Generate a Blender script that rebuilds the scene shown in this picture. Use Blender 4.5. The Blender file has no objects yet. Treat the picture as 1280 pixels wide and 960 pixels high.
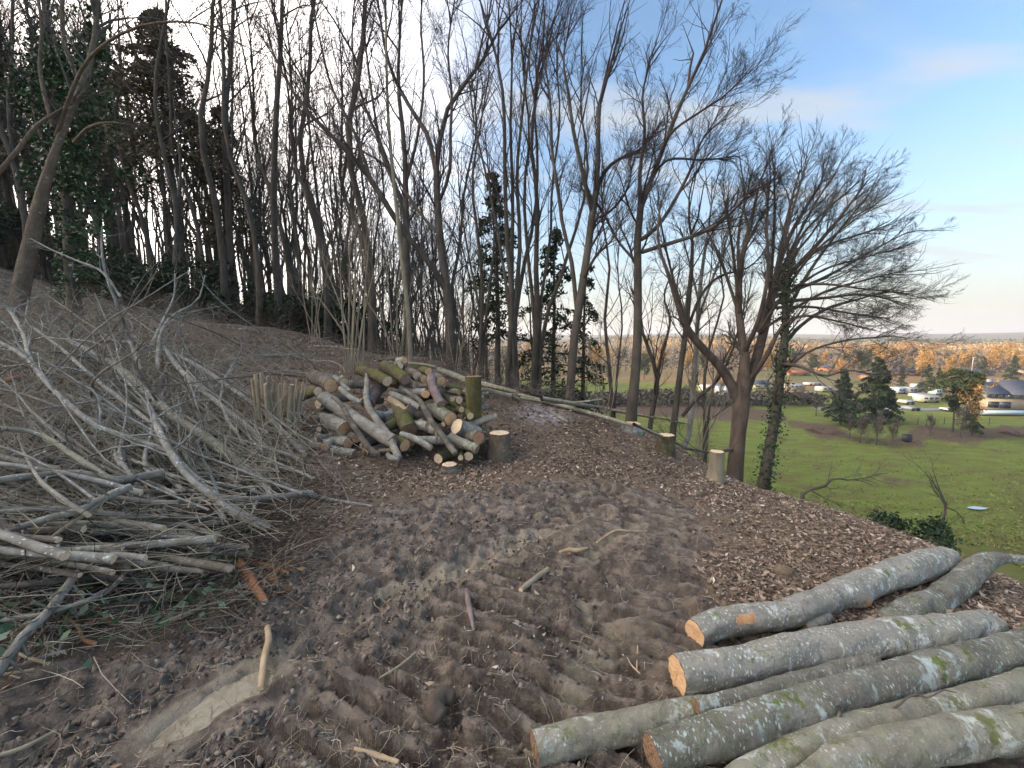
import bpy, math, random
import numpy as np
from mathutils import Vector
R_ = math.radians
SC = bpy.context.scene
COL = SC.collection
# ------------------------------------------------------------ camera, sky, sun, exposure
F = 500.0; PITCH = R_(6.4); CZ = 1.6
cd = bpy.data.cameras.new('camera'); cam = bpy.data.objects.new('camera', cd); COL.objects.link(cam)
cam.location = (0, 0, CZ); cam.rotation_euler = (R_(90) - PITCH, 0, 0)
cd.sensor_width = 36; cd.lens = 36 * F / 1280; cd.clip_start = 0.05; cd.clip_end = 20000
SC.camera = cam
SUN_EL, SUN_AZ = 7.5, -84.0          # azimuth measured clockwise from +Y (the view direction)
w = bpy.data.worlds.new('World'); SC.world = w; w.use_nodes = True
nt = w.node_tree; nt.nodes.clear()
def N(tree, typ, **kw):
    n = tree.nodes.new(typ)
    for k, v in kw.items():
        if k in ('inp',):
            for a, b in v.items(): n.inputs[a].default_value = b
        else: setattr(n, k, v)
    return n
sky = N(nt, 'ShaderNodeTexSky', sky_type='NISHITA', sun_disc=False)
sky.sun_elevation = R_(SUN_EL); sky.sun_rotation = R_(SUN_AZ)
sky.air_density = 1.0; sky.dust_density = 0.45; sky.ozone_density = 1.6; sky.altitude = 50
bg = N(nt, 'ShaderNodeBackground'); bg.inputs['Strength'].default_value = 0.15
out = N(nt, 'ShaderNodeOutputWorld')
tc = N(nt, 'ShaderNodeTexCoord')
# thin cirrus: streaks laid out on a flat layer high above, projected by dividing by the height of the view direction
sep = N(nt, 'ShaderNodeSeparateXYZ'); nt.links.new(tc.outputs['Generated'], sep.inputs[0])
mz = N(nt, 'ShaderNodeMath', operation='MAXIMUM'); nt.links.new(sep.outputs[2], mz.inputs[0]); mz.inputs[1].default_value = 0.0
az = N(nt, 'ShaderNodeMath', operation='ADD'); nt.links.new(mz.outputs[0], az.inputs[0]); az.inputs[1].default_value = 0.12
comb = N(nt, 'ShaderNodeCombineXYZ')
for i in (0, 1):
    d = N(nt, 'ShaderNodeMath', operation='DIVIDE'); nt.links.new(sep.outputs[i], d.inputs[0]); nt.links.new(az.outputs[0], d.inputs[1])
    nt.links.new(d.outputs[0], comb.inputs[i])
mp = N(nt, 'ShaderNodeMapping'); nt.links.new(comb.outputs[0], mp.inputs[0])
mp.inputs['Rotation'].default_value = (0, 0, R_(-28)); mp.inputs['Scale'].default_value = (0.55, 1.7, 1)
mp.inputs['Location'].default_value = (0.3, 0.25, 0)
nz = N(nt, 'ShaderNodeTexNoise'); nt.links.new(mp.outputs[0], nz.inputs['Vector'])
nz.inputs['Scale'].default_value = 1.9; nz.inputs['Detail'].default_value = 7; nz.inputs['Roughness'].default_value = 0.5; nz.inputs['Distortion'].default_value = 0.5
cr = N(nt, 'ShaderNodeMapRange', interpolation_type='SMOOTHSTEP'); nt.links.new(nz.outputs[0], cr.inputs[0])
cr.inputs[1].default_value = 0.42; cr.inputs[2].default_value = 0.70; cr.inputs[3].default_value = 0.0; cr.inputs[4].default_value = 0.75
# veil thickening towards the sun side and the horizon
sd = (math.sin(R_(SUN_AZ)), math.cos(R_(SUN_AZ)), 0.25)
dot = N(nt, 'ShaderNodeVectorMath', operation='DOT_PRODUCT'); nt.links.new(tc.outputs['Generated'], dot.inputs[0]); dot.inputs[1].default_value = sd
v1 = N(nt, 'ShaderNodeMapRange', interpolation_type='SMOOTHSTEP'); nt.links.new(dot.outputs['Value'], v1.inputs[0])
v1.inputs[1].default_value = 0.12; v1.inputs[2].default_value = 1.0; v1.inputs[3].default_value = 0.0; v1.inputs[4].default_value = 0.95
v2 = N(nt, 'ShaderNodeMapRange', interpolation_type='SMOOTHSTEP'); nt.links.new(sep.outputs[2], v2.inputs[0])
v2.inputs[1].default_value = 0.50; v2.inputs[2].default_value = -0.02; v2.inputs[3].default_value = 0.0; v2.inputs[4].default_value = 0.62
m2 = N(nt, 'ShaderNodeMath', operation='MAXIMUM'); nt.links.new(v2.outputs[0], m2.inputs[0]); nt.links.new(cr.outputs[0], m2.inputs[1])
low = N(nt, 'ShaderNodeMixRGB'); nt.links.new(m2.outputs[0], low.inputs[0]); low.inputs[2].default_value = (.93, .97, 1.0, 1)
veil = N(nt, 'ShaderNodeMixRGB'); nt.links.new(v1.outputs[0], veil.inputs[0]); 
tint = N(nt, 'ShaderNodeMixRGB', blend_type='MULTIPLY'); tint.inputs[0].default_value = 1; nt.links.new(sky.outputs[0], tint.inputs[1]); tint.inputs[2].default_value = (.47, .54, .62, 1)
nt.links.new(tint.outputs[0], low.inputs[1]); hz_f = N(nt, 'ShaderNodeMapRange', interpolation_type='SMOOTHSTEP'); nt.links.new(sep.outputs[2], hz_f.inputs[0])
hz_f.inputs[1].default_value = .22; hz_f.inputs[2].default_value = .0; hz_f.inputs[3].default_value = 0.; hz_f.inputs[4].default_value = .8
hor = N(nt, 'ShaderNodeMixRGB'); nt.links.new(hz_f.outputs[0], hor.inputs[0]); nt.links.new(low.outputs[0], hor.inputs[1]); hor.inputs[2].default_value = (.99, .94, .79, 1)
nt.links.new(hor.outputs[0], veil.inputs[1])
veil.inputs[2].default_value = (7.2, 6.4, 5.8, 1)
nt.links.new(veil.outputs[0], bg.inputs[0]); nt.links.new(bg.outputs[0], out.inputs[0])
sl = bpy.data.lights.new('sun', 'SUN'); so = bpy.data.objects.new('sun', sl); COL.objects.link(so)
sl.energy = 2.6; sl.angle = R_(0.5); sl.color = (1.0, 0.68, 0.36)
sdir = Vector((math.sin(R_(SUN_AZ)) * math.cos(R_(SUN_EL)), math.cos(R_(SUN_AZ)) * math.cos(R_(SUN_EL)), math.sin(R_(SUN_EL))))
so.rotation_euler = sdir.to_track_quat('Z', 'Y').to_euler()
SC.view_settings.view_transform = 'Standard'; SC.view_settings.look = 'None'
SC.view_settings.exposure = 2.4; SC.view_settings.gamma = 1
SC.cycles.max_bounces = 5; SC.cycles.transparent_max_bounces = 8
SC.cycles.volume_bounces = 0

# ------------------------------------------------------------ numpy noise
def _h(ix, iy, s):
    n = (ix.astype(np.int64) * 374761393 + iy.astype(np.int64) * 668265263 + s * 982451653) & 0x7fffffff
    n = (n ^ (n >> 13)) * 1274126177 & 0x7fffffff
    n = (n ^ (n >> 16)) & 0xffffff
    return n / float(0xffffff)
def vn(x, y, s=0):
    ix = np.floor(x); iy = np.floor(y); fx = x - ix; fy = y - iy
    fx = fx * fx * fx * (fx * (fx * 6 - 15) + 10); fy = fy * fy * fy * (fy * (fy * 6 - 15) + 10)
    a = _h(ix, iy, s); b = _h(ix + 1, iy, s); c = _h(ix, iy + 1, s); d = _h(ix + 1, iy + 1, s)
    return (a * (1 - fx) + b * fx) * (1 - fy) + (c * (1 - fx) + d * fx) * fy - 0.5
def fbm(x, y, s=0, o=4, g=0.5):
    t = 0; a = 1
    for i in range(o):
        c, q = math.cos(i * 1.3), math.sin(i * 1.3)
        t = t + a * vn(x * c - y * q, x * q + y * c, s + i * 17); a *= g; x = x * 2.03; y = y * 2.03
    return t
def sst(x, a, b):
    t = np.clip((x - a) / (b - a), 0, 1); return t * t * (3 - 2 * t)

# ------------------------------------------------------------ pixel (of the photograph) -> place
Fv = np.array([0, math.cos(PITCH), -math.sin(PITCH)]); Uv = np.array([0, math.sin(PITCH), math.cos(PITCH)]); Rv = np.array([1., 0, 0])
CP = np.array([0, 0, CZ])
def ray(px, py): return Fv + (px - 640) / F * Rv + (480 - py) / F * Uv
def D(px, py, d): return CP + d * ray(px, py)              # point at forward depth d
def onz(px, py, z):
    r = ray(px, py); return CP + (z - CZ) / r[2] * r
ZV = -14.0                                                  # valley floor
def V(px, py): return onz(px, py, ZV)
def PY(px, py, Y):
    r = ray(px, py); return tuple(CP + Y / r[1] * r)
# ------------------------------------------------------------ terrain: one height function for the whole place
ctrl = [(0, 1.3, 0), (0, 0, 0), (0, 2.4, 0), (0, 3.6, -.01), (-.9, 4.8, 0.02), (.8, 4.6, -.03), (1, 1.7, 0), (-1.1, 1.6, .02), (-2.2, 1.8, .1),
        (-1.7, 3.4, .08), (-4, 2.4, .5), (-4.2, 4.2, .55), (-6.5, 3, 1.1), (-6, 5.5, 1.05), (-9, 7, 2.0), (-3, 6.8, .62), (-1.2, 6.6, .3), (2.6, 2.0, -.1), (1.9, 4.6, -.2), (.9, 6.2, -.05),
        (0, -3, .2), (3, -3, -.5), (-4, -3, 1.0), (-10, -5, 3), (4, 1.5, -.45),
        PY(600, 478, 9.4), PY(700, 503, 8.6), PY(780, 530, 7.9), PY(860, 566, 7.1), PY(900, 598, 6.5), PY(960, 616, 5.9), PY(1060, 646, 5.1), PY(1150, 680, 4.3), PY(1192, 700, 3.9), PY(1290, 738, 3.2),
        PY(445, 452, 10), PY(540, 449, 11), PY(380, 418, 13.5), PY(270, 388, 17), PY(120, 385, 16), PY(5, 385, 11)]
for X, Y, dx, dy in [(4.3, 3.2, 1, .1), (4.4, 4.3, 1, .2), (4.0, 5.6, .9, .5), (3.35, 6.8, .8, .7), (2.2, 8.2, .6, .8), (1.2, 9.2, .5, .87), (-.4, 10.6, .35, .95)]:
    z0 = -.65 if X > 3 else (-.35 if X > 2 else (.1 if X > 1 else .3))
    for s, dz in ((2.5, -1.7), (6, -4.6), (12, -9.4)): ctrl.append((X + dx * s, Y + dy * s, z0 + dz))
ctrl += [(30, 8, -13.9), (26, 20, -14), (30, 35, -14), (12, 30, -13.2), (60, 20, -14), (60, -10, -14), (60, 70, -14), (20, 60, -14), (30, -20, -12), (8, -20, -3), (0, 48, -13.2), (-5, 22, -2.5), (-10, 16, 1.8), (-8, 32, -3.5),
         (-14, 24, 2.5), (-22, 28, 4.6), (-17, 14, 3.9), (-22, 10, 5.6), (-35, 12, 10), (-60, 6, 20), (-90, 5, 29), (-35, 35, 7.4), (-24, 48, 2.5), (-60, 50, 15), (-50, 75, 8), (-90, 80, 17), (-60, -30, 18), (-20, -20, 7), (-10, 70, -10), (-30, 100, -2), (0, 110, -14), (50, 110, -14), (110, 60, -14), (110, -40, -14),  # hillside beyond the left of the view raised high to shade the foreground
         (-130, 10, 33), (-130, 100, 26), (-90, 140, 14), (-40, 150, -8), (-130, -60, 30), (-60, -90, 16), (0, -90, 0), (60, -90, -12)]
ctrl = np.array(ctrl, float)
_c2 = 1.2 ** 2
def _phi(A, B): return np.sqrt(((A[:, None, 0] - B[None, :, 0]) ** 2 + (A[:, None, 1] - B[None, :, 1]) ** 2) + _c2)
_n = len(ctrl); _M = np.zeros((_n + 3, _n + 3)); _M[:_n, :_n] = _phi(ctrl, ctrl) + np.eye(_n) * -0.02
_M[:_n, _n] = 1; _M[:_n, _n + 1:] = ctrl[:, :2]; _M[_n:, :_n] = _M[:_n, _n:].T
_w = np.linalg.solve(_M, np.concatenate([ctrl[:, 2], np.zeros(3)]))
def base_h(x, y):
    x = np.atleast_1d(np.asarray(x, float)); y = np.atleast_1d(np.asarray(y, float))
    sh = x.shape; x = x.ravel(); y = y.ravel(); o = np.empty(len(x))
    for i in range(0, len(x), 40000):
        A = np.stack([x[i:i + 40000], y[i:i + 40000]], 1)
        o[i:i + 40000] = _phi(A, ctrl[:, :2]) @ _w[:_n] + _w[_n] + A @ _w[_n + 1:]
    r = np.hypot(x, y); az = np.degrees(np.arctan2(x, y))
    near = np.maximum(o, ZV)
    # the far country: valley floor, the wooded hillside carrying on to the left, low ridges on the skyline
    left = sst(-az, -5, 75) * sst(180 - np.abs(az), 0, 30)
    far = ZV + left * 38 * sst(r, 60, 200) * (1 - sst(r, 500, 900) * (1 - sst(-az, 20, 60)))
    far = far + sst(r, 350, 620) * (9 + 5 * vn(x / 160, y / 160, 5)) * (1 - sst(az, 28, 40)) * sst(az + 60, 0, 20)
    far = far + sst(r, 1400, 2600) * (34 + 10 * vn(x / 600, y / 600, 9) + 8 * vn(x / 300, y / 300, 12)) + sst(r, 700, 1500) * (3 + 8 * vn(x / 260, y / 260, 3))
    t = sst(r, 95, 165)
    return (near * (1 - t) + far * t).reshape(sh)
def H1(x, y): return float(base_h(x, y)[0])
def G(px, py, off=0.0, t0=0.6):                            # where the ray through a photo pixel meets the ground (+off)
    r = ray(px, py); ts = t0 * 1.02 ** np.arange(0, 420)
    P = CP + ts[:, None] * r; g = P[:, 2] - base_h(P[:, 0], P[:, 1]) - off
    i = int(np.argmax(g < 0)) if (g < 0).any() else len(ts) - 1
    if i == 0: return P[0]
    a = g[i - 1] / (g[i - 1] - g[i] + 1e-9); return P[i - 1] * (1 - a) + P[i] * a
def gdepth(px, py, off=0.0): return float((G(px, py, off) - CP) @ Fv)
# ------------------------------------------------------------ mesh helpers
def link(o, parent=None):
    COL.objects.link(o)
    if parent is not None: o.parent = parent
    return o
def tag(o, label=None, cat=None, group=None, kind=None):
    for k, v in (('label', label), ('category', cat), ('group', group), ('kind', kind)):
        if v: o[k] = v
    return o
def thing(name, loc, label, cat, group=None):
    o = bpy.data.objects.new(name, None); o.empty_display_size = .1; o.location = tuple(loc); return tag(link(o), label, cat, group)
def make(name, Vs, faces, mats, parent=None, smooth=True, attrs=None, matidx=None, org=None):
    """faces: list of (M,k) index arrays"""
    Vs = np.asarray(Vs, np.float32)
    if org is None and parent is not None: org = np.array(parent.location)
    if org is not None: Vs = Vs - np.asarray(org, np.float32)
    if not isinstance(faces, list): faces = [faces]
    faces = [np.asarray(f, np.int32) for f in faces if len(f)]
    me = bpy.data.meshes.new(name)
    tot = np.concatenate([np.full(len(f), f.shape[1], np.int32) for f in faces]); li = np.concatenate([f.ravel() for f in faces])
    me.vertices.add(len(Vs)); me.vertices.foreach_set('co', Vs.ravel())
    me.loops.add(len(li)); me.loops.foreach_set('vertex_index', li)
    me.polygons.add(len(tot)); st = np.concatenate([[0], np.cumsum(tot)[:-1]]).astype(np.int32)
    me.polygons.foreach_set('loop_start', st)
    try: me.polygons.foreach_set('loop_total', tot)
    except Exception: pass
    if smooth: me.polygons.foreach_set('use_smooth', np.ones(len(tot), bool))
    for m in (mats if isinstance(mats, (list, tuple)) else [mats]): me.materials.append(m)
    if matidx is not None: me.polygons.foreach_set('material_index', np.asarray(matidx, np.int32))
    for k, v in (attrs or {}).items():
        a = me.attributes.new(k, 'FLOAT', 'POINT'); a.data.foreach_set('value', np.asarray(v, np.float32))
    me.update(calc_edges=True)
    o = bpy.data.objects.new(name, me)
    if org is not None and parent is None: o.location = tuple(org)
    return link(o, parent)
def vnorm(a): return a / (np.linalg.norm(a, axis=-1, keepdims=True) + 1e-9)
def tubes(P, R, S, caps=False, wob=None):
    """P (N,K,3), R (N,K) -> verts, [quads(, tris)]"""
    P = np.asarray(P, float); R = np.asarray(R, float); Nn, K = R.shape
    T = np.gradient(P, axis=1); T = vnorm(T)
    m = vnorm(P[:, -1] - P[:, 0])
    ref = np.where(np.abs(m[:, 2:3]) > .75, np.array([[1., 0, 0]]), np.array([[0, 0, 1.]]))[:, None, :]
    A = vnorm(np.cross(T, np.broadcast_to(ref, T.shape))); B = np.cross(T, A)
    th = np.arange(S) * 2 * np.pi / S
    rr = R[:, :, None] * (np.ones((1, 1, S)) if wob is None else wob)
    W = P[:, :, None, :] + rr[..., None] * (np.cos(th)[None, None, :, None] * A[:, :, None, :] + np.sin(th)[None, None, :, None] * B[:, :, None, :])
    idx = np.arange(Nn * K * S).reshape(Nn, K, S)
    a = idx[:, :-1, :]; b = np.roll(a, -1, 2); d = idx[:, 1:, :]; c = np.roll(d, -1, 2)
    q = np.stack([a, d, c, b], -1).reshape(-1, 4)
    fs = [q]
    return W.reshape(-1, 3), fs
class Acc:
    def __init__(s): s.V = []; s.F = []; s.A = []; s.M = []; s.n = 0
    def add(s, Vs, faces, a=0.0, m=0):
        Vs = np.asarray(Vs, float).reshape(-1, 3)
        if not isinstance(faces, list): faces = [faces]
        for f in faces:
            f = np.asarray(f)
            if len(f): s.F.append(f + s.n); s.M.append(np.full(len(f), m))
        s.V.append(Vs); s.A.append(np.broadcast_to(np.asarray(a, float).ravel(), (len(Vs),)) if np.size(a) in (1, len(Vs)) else np.repeat(a, len(Vs) // np.size(a))); s.n += len(Vs)
    def tube(s, P, R, S=3, a=None):
        v, f = tubes(P, R, S)
        if a is None: a = np.random.rand(len(P))
        s.add(v, f, np.repeat(a, len(v) // len(P)))
    def box(s, c, sz, rz=0., m=0, a=0.):
        x, y, z = np.array(sz) / 2
        v = np.array([[i * x, j * y, k * z] for k in (-1, 1) for i, j in ((-1, -1), (1, -1), (1, 1), (-1, 1))])
        cs, sn = math.cos(rz), math.sin(rz); v[:, :2] = v[:, :2] @ np.array([[cs, sn], [-sn, cs]])
        s.add(v + np.array(c), np.array([[0, 3, 2, 1], [4, 5, 6, 7], [0, 1, 5, 4], [1, 2, 6, 5], [2, 3, 7, 6], [3, 0, 4, 7]]), a, m)
    def build(s, name, mats, parent=None, smooth=True, org=None):
        fs = {}
        order = []
        for f, m in zip(s.F, s.M): fs.setdefault(f.shape[1], []).append((f, m))
        F2 = []; M2 = []
        for k, l in fs.items(): F2.append(np.concatenate([x[0] for x in l])); M2.append(np.concatenate([x[1] for x in l]))
        return make(name, np.concatenate(s.V), F2, mats, parent, smooth, {'rnd': np.concatenate(s.A)}, np.concatenate(M2), org)
def resample(P, K, smooth=True):
    P = np.asarray(P, float)
    if smooth and len(P) > 2:
        Q = [P[0]]
        pp = np.vstack([2 * P[0] - P[1], P, 2 * P[-1] - P[-2]])
        for i in range(1, len(pp) - 2):
            for t in np.linspace(0, 1, 7)[1:]:
                a, b, c, d = pp[i - 1], pp[i], pp[i + 1], pp[i + 2]
                Q.append(.5 * ((2 * b) + (c - a) * t + (2 * a - 5 * b + 4 * c - d) * t * t + (3 * b - a - 3 * c + d) * t ** 3))
        P = np.array(Q)
    s = np.concatenate([[0], np.cumsum(np.linalg.norm(np.diff(P[:, :3], axis=0), axis=1))]); u = np.linspace(0, s[-1], K)
    return np.stack([np.interp(u, s, P[:, i]) for i in range(P.shape[1])], 1)
# ------------------------------------------------------------ materials
def newmat(name, rough=.85, spec=.25):
    m = bpy.data.materials.new(name); m.use_nodes = True; t = m.node_tree
    b = t.nodes['Principled BSDF']; b.inputs['Roughness'].default_value = rough; b.inputs['Specular IOR Level'].default_value = spec
    return m, t, b
def L(t, a, b): t.links.new(a, b)
def coord(t, scale=1., kind='Object', st=(1, 1, 1)):
    c = N(t, 'ShaderNodeTexCoord'); p = N(t, 'ShaderNodeMapping'); p.inputs['Scale'].default_value = (scale * st[0], scale * st[1], scale * st[2])
    L(t, c.outputs[kind], p.inputs[0]); return p.outputs[0]
def gcoord(t, scale=1.):
    c = N(t, 'ShaderNodeNewGeometry'); p = N(t, 'ShaderNodeMapping'); p.inputs['Scale'].default_value = (scale,) * 3
    L(t, c.outputs['Position'], p.inputs[0]); return p.outputs[0]
def noise(t, v, scale, detail=4, rough=.6, dist=0.):
    n = N(t, 'ShaderNodeTexNoise'); L(t, v, n.inputs['Vector']); n.inputs['Scale'].default_value = scale; n.inputs['Detail'].default_value = detail
    n.inputs['Roughness'].default_value = rough; n.inputs['Distortion'].default_value = dist; return n.outputs[0]
def ramp(t, f, stops):
    r = N(t, 'ShaderNodeValToRGB'); L(t, f, r.inputs[0]); e = r.color_ramp.elements
    while len(e) < len(stops): e.new(.5)
    for x, (p, c) in zip(e, stops): x.position = p; x.color = (*c, 1)
    return r.outputs[0]
def mrange(t, f, a, b, c=0., d=1.):
    r = N(t, 'ShaderNodeMapRange', interpolation_type='SMOOTHSTEP'); L(t, f, r.inputs[0])
    for i, x in enumerate((a, b, c, d)): r.inputs[i + 1].default_value = x
    return r.outputs[0]
def mix(t, f, a, b, mode='MIX'):
    m = N(t, 'ShaderNodeMixRGB', blend_type=mode)
    for i, x in enumerate((f, a, b)):
        if isinstance(x, (int, float)): m.inputs[i].default_value = x
        elif isinstance(x, tuple): m.inputs[i].default_value = (*x, 1)
        else: L(t, x, m.inputs[i])
    return m.outputs[0]
def math_(t, op, a, b=0.):
    m = N(t, 'ShaderNodeMath', operation=op)
    for i, x in enumerate((a, b)):
        if isinstance(x, (int, float)): m.inputs[i].default_value = x
        else: L(t, x, m.inputs[i])
    return m.outputs[0]
def attr(t, name): return N(t, 'ShaderNodeAttribute', attribute_name=name).outputs['Fac']
def bump(t, b, h, strength=.5, dist=.01):
    n = N(t, 'ShaderNodeBump'); L(t, h, n.inputs['Height']); n.inputs['Strength'].default_value = strength; n.inputs['Distance'].default_value = dist
    L(t, n.outputs[0], b.inputs['Normal'])
def upness(t):
    g = N(t, 'ShaderNodeNewGeometry'); s = N(t, 'ShaderNodeSeparateXYZ'); L(t, g.outputs['Normal'], s.inputs[0]); return s.outputs[2]
def bark(name, c1, c2, scale=6., lichen=0., lcol=(.55, .6, .52), lsize=60., moss=0., mcol=(.10, .13, .02), st=(1, 1, .35), bs=.6, bd=.01, warm=None, blotch=0., mott=None):
    m, t, b = newmat(name, .9, .15); v = coord(t, 1, 'Object', st); vo = coord(t, 1)
    n = noise(t, v, scale, 6, .65); c = ramp(t, n, [(.3, c2), (.7, c1)])
    if warm: c = mix(t, mrange(t, noise(t, vo, scale * .3, 3), .5, .65), c, warm)
    if mott:
        c = mix(t, mrange(t, noise(t, vo, 4.5, 6, .65, 1.2), .44, .62, 0, .7), c, mott)
        c = mix(t, mrange(t, noise(t, vo, 16, 6, .75, .8), .50, .66, 0, .6), c, tuple(x * .32 for x in c1))
        c = mix(t, mrange(t, noise(t, vo, 70, 5, .8), .56, .70, 0, .5), c, tuple(min(1, x * 1.8) for x in c1))
    if blotch:
        bn = noise(t, vo, lsize * .22, 5, .7, .6)
        c = mix(t, mrange(t, bn, .60 - .12 * blotch, .70 - .12 * blotch, 0, .75), c, lcol)
    if lichen:
        vx = vo
        if mott:
            r_ = N(t, 'ShaderNodeMapping'); L(t, vo, r_.inputs[0]); r_.inputs['Rotation'].default_value = (0, 0, R_(-40)); r_.inputs['Scale'].default_value = (1.5, .75, .75); vx = r_.outputs[0]
            v3 = N(t, 'ShaderNodeTexVoronoi'); L(t, vx, v3.inputs['Vector']); v3.inputs['Scale'].default_value = lsize * .42
            big = mrange(t, math_(t, 'ADD', v3.outputs['Distance'], math_(t, 'MULTIPLY', noise(t, vo, lsize * .9, 5, .75), 1.1)), .74, .62)
            c = mix(t, math_(t, 'MULTIPLY', big, mrange(t, noise(t, vo, 6, 4, .7), .50, .60)), c, lcol)
            c = mix(t, mrange(t, noise(t, vo, lsize * 3, 4, .7), .60, .68, 0, .55), c, lcol)
        vo2 = N(t, 'ShaderNodeTexVoronoi'); L(t, vx, vo2.inputs['Vector']); vo2.inputs['Scale'].default_value = lsize; vo2.inputs['Randomness'].default_value = 1
        ms = mrange(t, noise(t, vo, lsize * .12, 4, .7), .64 - .28 * lichen, .72 - .2 * lichen)
        sp = mrange(t, math_(t, 'ADD', vo2.outputs['Distance'], math_(t, 'MULTIPLY', noise(t, vo, lsize * 1.1, 4, .7), .75)), .66, .50)
        c = mix(t, math_(t, 'MULTIPLY', sp, ms), c, lcol)
    if moss:
        mk = mrange(t, math_(t, 'ADD', math_(t, 'MULTIPLY', noise(t, vo, 7 if lsize > 20 else 2.5, 7, .72), 1.9), math_(t, 'MULTIPLY', upness(t), .22)), 1.52 - moss * .72, 1.66 - moss * .62, 0, .88)
        c = mix(t, mk, c, mix(t, noise(t, vo, 50, 3), tuple(x * .5 for x in mcol), tuple(x * 1.5 for x in mcol)))
    L(t, c, b.inputs['Base Color'])
    bump(t, b, noise(t, v, scale * 3, 6, .7) if not mott else math_(t, 'ADD', noise(t, v, scale * 4, 7, .75), math_(t, 'MULTIPLY', noise(t, v, scale * .9, 3, .5, 1.), 2.2)), bs, bd * (2.2 if mott else 1)); return m
def plain(name, col, rough=.8, spec=.3, var=.15, scale=8., metal=0.):
    m, t, b = newmat(name, rough, spec); v = coord(t)
    L(t, ramp(t, noise(t, v, scale, 4), [(.3, tuple(x * (1 - var) for x in col)), (.7, tuple(min(1, x * (1 + var)) for x in col))]), b.inputs['Base Color'])
    b.inputs['Metallic'].default_value = metal; return m
def leafmat(name, stops, rough=.7, trans=0.):
    m, t, b = newmat(name, rough, .3); L(t, ramp(t, attr(t, 'rnd'), stops), b.inputs['Base Color'])
    return m
# ------------------------------------------------------------ ground surface
rng = np.random.default_rng(11); np.random.seed(7); random.seed(5)
def poly_px(pts): return np.array([G(*p)[:2] for p in pts])
def sdist(x, y, P):                                         # signed distance, positive inside
    x = x.ravel(); y = y.ravel(); d = np.full(len(x), 1e9); ins = np.zeros(len(x), bool)
    for i in range(len(P)):
        a, b = P[i], P[(i + 1) % len(P)]; e = b - a
        t = np.clip(((x - a[0]) * e[0] + (y - a[1]) * e[1]) / (e @ e + 1e-12), 0, 1)
        d = np.minimum(d, np.hypot(x - a[0] - t * e[0], y - a[1] - t * e[1]))
        c = ((a[1] > y) != (b[1] > y)) & (x < (b[0] - a[0]) * (y - a[1]) / (b[1] - a[1] + 1e-12) + a[0]); ins ^= c
    return np.where(ins, d, -d)
def pldist(x, y, P):
    d = np.full(x.shape, 1e9); tt = np.zeros(x.shape); acc = 0
    for a, b in zip(P[:-1], P[1:]):
        e = b - a; l = np.linalg.norm(e); t = np.clip(((x - a[0]) * e[0] + (y - a[1]) * e[1]) / (e @ e), 0, 1)
        q = np.hypot(x - a[0] - t * e[0], y - a[1] - t * e[1]); tt = np.where(q < d, acc + t * l, tt); d = np.minimum(d, q); acc += l
    return d, tt
MUD = np.vstack([[[-2.2, .2]], poly_px([(-40, 880), (60, 835), (200, 800), (330, 745), (400, 680), (470, 640), (560, 618), (680, 602), (790, 606), (862, 630), (900, 680), (880, 725), (905, 765), (1060, 800), (1200, 860), (1290, 930)]), [[2.4, .5], [1.5, -1], [-1.5, -1]]])
ASH = G(678, 518)[:2]
RUT = poly_px([(205, 915), (270, 872), (330, 828), (400, 790), (470, 745), (560, 712), (650, 672), (710, 645)])
RUT2 = poly_px([(640, 945), (700, 880), (760, 800), (720, 740), (740, 690), (790, 655)])
TR1 = poly_px([(690, 960), (760, 860), (800, 780), (830, 710), (840, 650), (800, 615)])
TR2 = poly_px([(400, 960), (520, 850), (610, 770), (700, 700), (740, 640), (740, 612)])
PUD = poly_px([(215, 905), (265, 876), (320, 848)])
ZPUD = H1(*PUD[1])
def lug(x, y):
    return np.maximum(sst(pldist(x, y, TR1)[0], .48, .34), sst(pldist(x, y, TR2)[0], .38, .24))
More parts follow.
